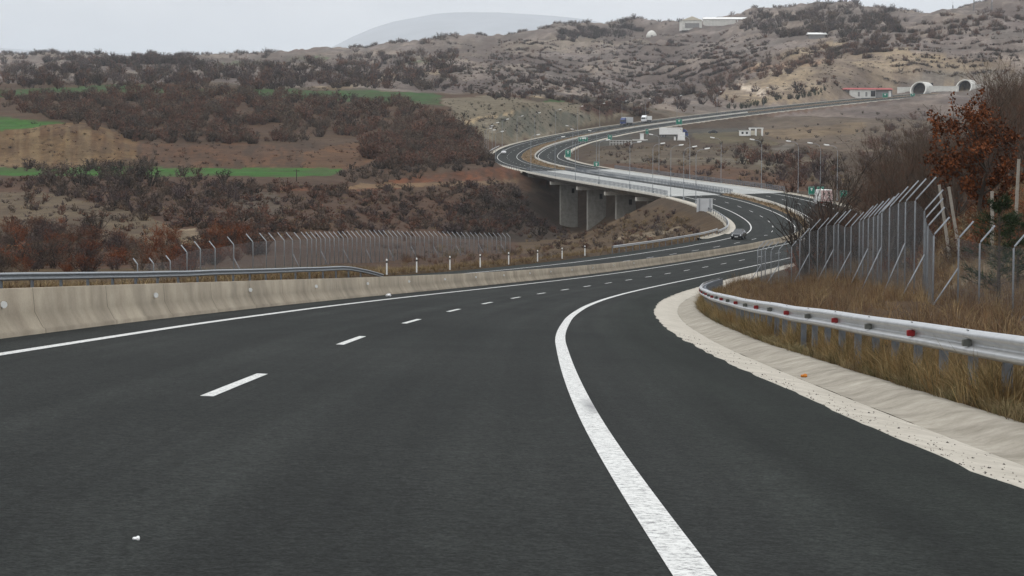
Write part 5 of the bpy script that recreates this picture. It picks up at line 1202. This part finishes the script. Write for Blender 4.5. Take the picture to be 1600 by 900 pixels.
oak(1528, 330, 112, 7.6, 12, 'rust leaved oak holding its dead leaves on the right bank', 8500, ((.06, .026, .014), (.27, .088, .032)), .15)
# young pines
def pine(x, y, H, label, group=None, n=2600):
    r = np.random.default_rng(int(abs(x * 31 + y * 7))); t = thing('young_pine', label, 'pine', (x, y, ground(x, y)), 0, group)
    MB().tube([(0, 0, -.3), (0, 0, H)], [.06 * H / 2.5, .01], 7).build('trunk', M['bark'], t)
    nb = 60; zb = r.uniform(.06, .97, nb) * H; a = r.uniform(0, 6.28, nb); ln = (1 - zb / H) ** .75 * H * .42 + .12; B = np.stack([0 * a, 0 * a, zb], 1); T = np.stack([np.cos(a) * ln, np.sin(a) * ln, zb + ln * .35], 1)
    k = r.integers(0, nb, n); tt = np.sqrt(r.uniform(.05, 1, n))[:, None]; P = B[k] + (T[k] - B[k]) * tt + r.normal(size=(n, 3)) * .03 * H / 2.5
    d = (T[k] - B[k]); d /= np.linalg.norm(d, axis=1)[:, None]; d = d + r.normal(size=d.shape) * .6; d[:, 2] += .3; d /= np.linalg.norm(d, axis=1)[:, None]; w_ = np.cross(d, r.normal(size=d.shape)); w_ /= np.linalg.norm(w_, axis=1)[:, None]
    V = tri_soup(P, w_ * .008 * H / 2.5 * 1.2, P + d * .17 * H / 2.5); c = np.array((.016, .028, .014)) + np.array((.035, .045, .018)) * r.uniform(0, 1, (n, 1)) ** 2
    v, f = tubes(B, T, np.full(nb, .012 * H / 2.5), np.full(nb, .004), 3); link('branches', np_mesh('branches', v, f, M['bark']), t)
    link('needles', np_mesh('needles', V, np.arange(len(V)).reshape(-1, 3), M['plant'], np.repeat(c, 3, 0)), t); return t
pine((1562 - 800) / FOC * 74, 74, 3.6, 'dark green young pine behind the right wire fence')
pine((1592 - 800) / FOC * 80, 80, 2.8, 'second smaller pine at the right edge behind the fence')
# row of conifers along the tunnel road
V, S = TPL['ball'][0]; evm = np_mesh('crown', V * np.array([1.6, 1.6, 3.4]) * 1.15, np.arange(len(V)).reshape(-1, 3), M['plant'], tpl_col(S, 'ever', rng)); evt = MB().tube([(0, 0, -.3), (0, 0, 1.5)], [.14, .08], 5).mesh('trunk', M['bark'])
for px in np.linspace(1150, 1300, 34):
    d = np.interp(px, [1150, 1300], [1235, 1345]) + rng.uniform(-3, 6); x = (px - 800) / FOC * d; s_, o_ = station(np.array([x]), np.array([d]))
    pt_ = road(s_[0], -19.5 + rng.uniform(-2, 1)); t = thing('conifer', 'dark green conifer in the row along the tunnel road', 'conifer', (pt_[0], pt_[1], ground(pt_[0], pt_[1])), rng.uniform(0, 6), 'conifers along the tunnel road')
    s = rng.uniform(.7, 1.25); t.scale = (s, s, s); link('trunk', evt, t); link('crown', evm, t)
# pale leafless willows on the mound
for px, py, d, h, lab in ((1030, 352, 395, 3.2, 'misty grey leafless bush on the mound under the viaduct end'), (1048, 372, 340, 3.0, 'misty grey leafless bush above the far guard rail end')):
    p = unproj(px, py, d); V, S = TPL['fine'][1]; sh = link('grey_bush', np_mesh('grey_bush', V, np.arange(len(V)).reshape(-1, 3), M['plant'], tpl_col(S, 'grey', rng) * 1.25)); sh.location = (p[0], d, ground(p[0], d)); sh.scale = (h, h, h); tag(sh, lab, 'shrub')

# ------------------------------------------------------------------ dry grass
def tuft_tpl(seed, n, w, curve=.3):
    r = np.random.default_rng(seed); a = r.uniform(0, 6.28, n); rad = .16 * np.sqrt(r.uniform(0, 1, n)); P = np.stack([rad * np.cos(a), rad * np.sin(a), 0 * a - .04], 1)
    out_ = np.stack([np.cos(a), np.sin(a), 0 * a], 1) * r.uniform(.05, .5, (n, 1)) + r.normal(size=(n, 3)) * .12; h = r.uniform(.45, 1.0, n)
    Mid = P + out_ * .4 + np.stack([0 * h, 0 * h, h * .6], 1); T = P + out_ * (1 + curve) + np.stack([0 * h, 0 * h, h], 1)
    an = r.uniform(0, 6.28, n); W = np.stack([np.cos(an), np.sin(an), 0 * an], 1) * w
    V = np.stack([P - W, P + W, Mid + W * .7, P - W, Mid + W * .7, Mid - W * .7, Mid - W * .7, Mid + W * .7, T], 1).reshape(-1, 3); return V, np.repeat(r.uniform(0, 1, n), 3)
def grass_field(name, pos, hh, seeds, nbl, w, cols, label, wds=1.0):
    VV = []; CC = []; n = len(pos); k = rng.integers(0, len(seeds), n)
    for i, sd in enumerate(seeds):
        V, S = tuft_tpl(sd, nbl, w); m = k == i; pp, h = pos[m], hh[m]; a = rng.uniform(0, 6.28, len(pp)); ca, sa = np.cos(a), np.sin(a); ws = h * rng.uniform(.7, 1.3, len(pp)) * wds
        X = (V[None, :, 0] * ca[:, None] - V[None, :, 1] * sa[:, None]) * ws[:, None] + pp[:, 0:1]; Y = (V[None, :, 0] * sa[:, None] + V[None, :, 1] * ca[:, None]) * ws[:, None] + pp[:, 1:2]; Z = V[None, :, 2] * h[:, None] + pp[:, 2:3]
        ci = cols[rng.integers(0, len(cols), len(pp))][:, None] * rng.uniform(.75, 1.25, (len(pp), 1, 1)) * (.65 + .6 * S)[None, :, None].repeat(1, 2)
        ci = np.repeat(ci, 3, 1); VV.append(np.stack([X, Y, Z], -1).reshape(-1, 3)); CC.append(ci.reshape(-1, 3))
    V = np.concatenate(VV); o = link(name, np_mesh(name, V, np.arange(len(V)).reshape(-1, 3), M['plant'], np.concatenate(CC))); return tag(o, label, 'grass', kind='stuff')
# strip under and just behind the rail
n = 7500; d = 12.5 + 130 * rng.uniform(0, 1, n) ** 1.9; o_ = 13.3 + np.abs(rng.normal(0, .38, n)) + rng.uniform(0, .15, n); P_ = road(d, o_); gz = np.array([ground(x, y) for x, y in P_[:, :2]])
P_[:, 2] = np.where(o_ < 13.7, P_[:, 2] - .01, gz); keep = vnoise(d / 1.1, o_ * 1.5, 5) * .6 + vnoise(d / 3.1, o_, 6) * .4 > .49
grass_field('dry_grass', P_[keep], (rng.uniform(.16, .62, n) * (.6 + .7 * vnoise(d / .9, o_, 7)))[keep], [1, 2, 3], 22, .008, np.array([(.32, .24, .12), (.27, .19, .09), (.20, .14, .07), (.10, .085, .04), (.24, .15, .065)]), 'tufts of dry yellow brown grass under the right guard rail')
n = 3200; d = 12.5 + 90 * rng.uniform(0, 1, n) ** 1.9; o_ = 13.2 + np.abs(rng.normal(0, .22, n)); P_ = road(d, o_); P_[:, 2] += np.interp(o_, [13.2, 13.3, 13.5], [.01, -.0, -.01]); keep = vnoise(d / .7, o_ * 2, 25) > .45
grass_field('dry_grass', P_[keep], rng.uniform(.08, .26, n)[keep], [11, 12], 12, .008, np.array([(.22, .17, .09), (.13, .115, .055), (.17, .12, .065), (.28, .22, .12)]), 'short dry tufts spilling over the back edge of the gutter', 1.7)
n = 14500; d = 15 + 150 * rng.uniform(0, 1, n) ** 1.25; o_ = rng.uniform(14.3, 34, n); P_ = road(d, o_); P_[:, 2] = np.array([ground(x, y) for x, y in P_[:, :2]])
q, _ = proj(P_[:, 0], P_[:, 1], P_[:, 2]); keep = (q < 1900) & (P_[:, 1] > 12) & (vnoise(P_[:, 0] / 2.2, P_[:, 1] / 5, 8) > .3); hs_ = rng.uniform(.25, .85, n) * (.45 + .9 * vnoise(P_[:, 0] / 2, P_[:, 1] / 5, 15))
grass_field('dry_weeds', P_[keep], hs_[keep], [4, 5, 6], 13, .0075, np.array([(.17, .095, .05), (.25, .165, .085), (.13, .08, .05), (.31, .225, .12), (.14, .09, .06), (.20, .14, .085)]), 'rust brown dead weeds between the guard rail and the wire fence')
n = 6000; d = rng.uniform(60, 330, n); o_ = -13.2 - np.abs(rng.normal(0, 4.5, n)); P_ = road(d, o_); P_[:, 2] = np.array([ground(x, y) for x, y in P_[:, :2]])
keep = vnoise(d / 6, o_ / 3, 5) > .25
grass_field('dry_grass', P_[keep], rng.uniform(.3, .8, n)[keep], [7, 8], 10, .016, np.array([(.24, .18, .095), (.16, .11, .06), (.13, .085, .05)]), 'dry brown grass behind the left guard rail and marker posts', 1.3)
n = 2600; d = rng.uniform(318, 1100, n); d = d[(d < BR0) | (d > BR1)]; o_ = rng.uniform(-1, 1, len(d)) * np.interp(d, DD, HM) * .8; P_ = road(d, o_, .05, med=False)
grass_field('dry_grass', P_, rng.uniform(.3, .7, len(d)), [9, 10], 8, .03, np.array([(.27, .19, .10), (.2, .13, .07), (.16, .12, .07)]), 'dry grass growing on the median strip between the carriageways', 1.6)

# ------------------------------------------------------------------ small debris
V = []; Fq = []
n = 900; d = 12.5 + 40 * rng.uniform(0, 1, n) ** 1.6; o_ = 11.45 + np.abs(rng.normal(0, .35, n)) ** 1.0; ups = np.interp(o_, G_O, G_U); P_ = road(d, np.minimum(o_, 12.7), np.interp(np.minimum(o_, 12.7), G_O, G_U)); keep = vnoise(d / 1.2, o_ * 2, 3) > .35
ico = np.array([(0, 0, .7), (.9, 0, 0), (0, .9, 0), (-.9, 0, 0), (0, -.9, 0), (0, 0, -.5)]); fi = np.array([(0, 1, 2), (0, 2, 3), (0, 3, 4), (0, 4, 1), (5, 2, 1), (5, 3, 2), (5, 4, 3), (5, 1, 4)])
P_ = P_[keep]; sz = rng.uniform(.003, .010, len(P_)) * rng.choice([1, 1, 1.8], len(P_)); V = (P_[:, None] + ico[None] * sz[:, None, None] * rng.uniform(.6, 1.4, (len(P_), 6, 1))).reshape(-1, 3); Fq = (fi[None] + (np.arange(len(P_)) * 6)[:, None, None]).reshape(-1, 3)
tag(link('gravel', np_mesh('gravel', V, Fq, M['pebble'])), 'dark grit and small stones lying in the pale gutter', 'gravel', kind='stuff')
def stone(name, px, py, size, mat, label, cat, o_guess=None):
    # put on the road surface under the given picture position
    best = None
    for dd_ in np.arange(8, 140, .1):
        for oo in ([o_guess] if o_guess is not None else np.arange(.4, 13, .1)):
            q = road(dd_, oo, .0); a_, b_ = proj(*q)
            e_ = (a_ - px) ** 2 + (b_ - py) ** 2
            if best is None or e_ < best[0]: best = (e_, q, dd_, oo)
    q = best[1]; bm = bmesh.new(); bmesh.ops.create_icosphere(bm, subdivisions=2, radius=size)
    for vv in bm.verts: vv.co *= 1 + .25 * math.sin(vv.co.x * 90 / size * .05 + vv.co.y * 40) * 1; vv.co.z *= .6
    me = bpy.data.meshes.new(name); bm.to_mesh(me); bm.free(); me.materials.append(M[mat]); up = np.interp(best[3], G_O, G_U) if best[3] > 11.4 else .0
    return tag(link(name, me, None, (q[0], q[1], q[2] + up + size * .45)), label, cat)
stone('stone', 1257, 576, .05, 'orange', 'small orange stone lying in the pale gutter', 'stone')
stone('litter', 607, 463, .11, 'litter', 'white crumpled litter at the foot of the concrete barrier', 'litter')
stone('litter', 206, 837, .018, 'litter', 'tiny white scrap on the asphalt at lower left', 'litter')

# ------------------------------------------------------------------ haze
m = bpy.data.materials.new('haze'); m.use_nodes = True; n = m.node_tree; n.nodes.clear()
o_ = n.nodes.new('ShaderNodeOutputMaterial'); vpn = n.nodes.new('ShaderNodeVolumePrincipled'); vpn.inputs['Density'].default_value = .00006; vpn.inputs['Color'].default_value = (.89, .94, 1.0, 1); vpn.inputs['Anisotropy'].default_value = .2
n.links.new(vpn.outputs[0], o_.inputs['Volume'])
zmin = float(min(ZT.min(), -80)) - 1; zmax = max(float(ZT.max()), max(v_[2] for v_ in mv)) + 30
xm = float(np.abs(XT).max()) + 50; bx = max(xm, 30000.)
hz = MB().box((0, 14500, (zmin + zmax) / 2), (2 * bx, 29000 + 2000, zmax - zmin)).build('haze', m); tag(hz, 'thin pale blue winter haze over the valley', 'haze', kind='stuff')
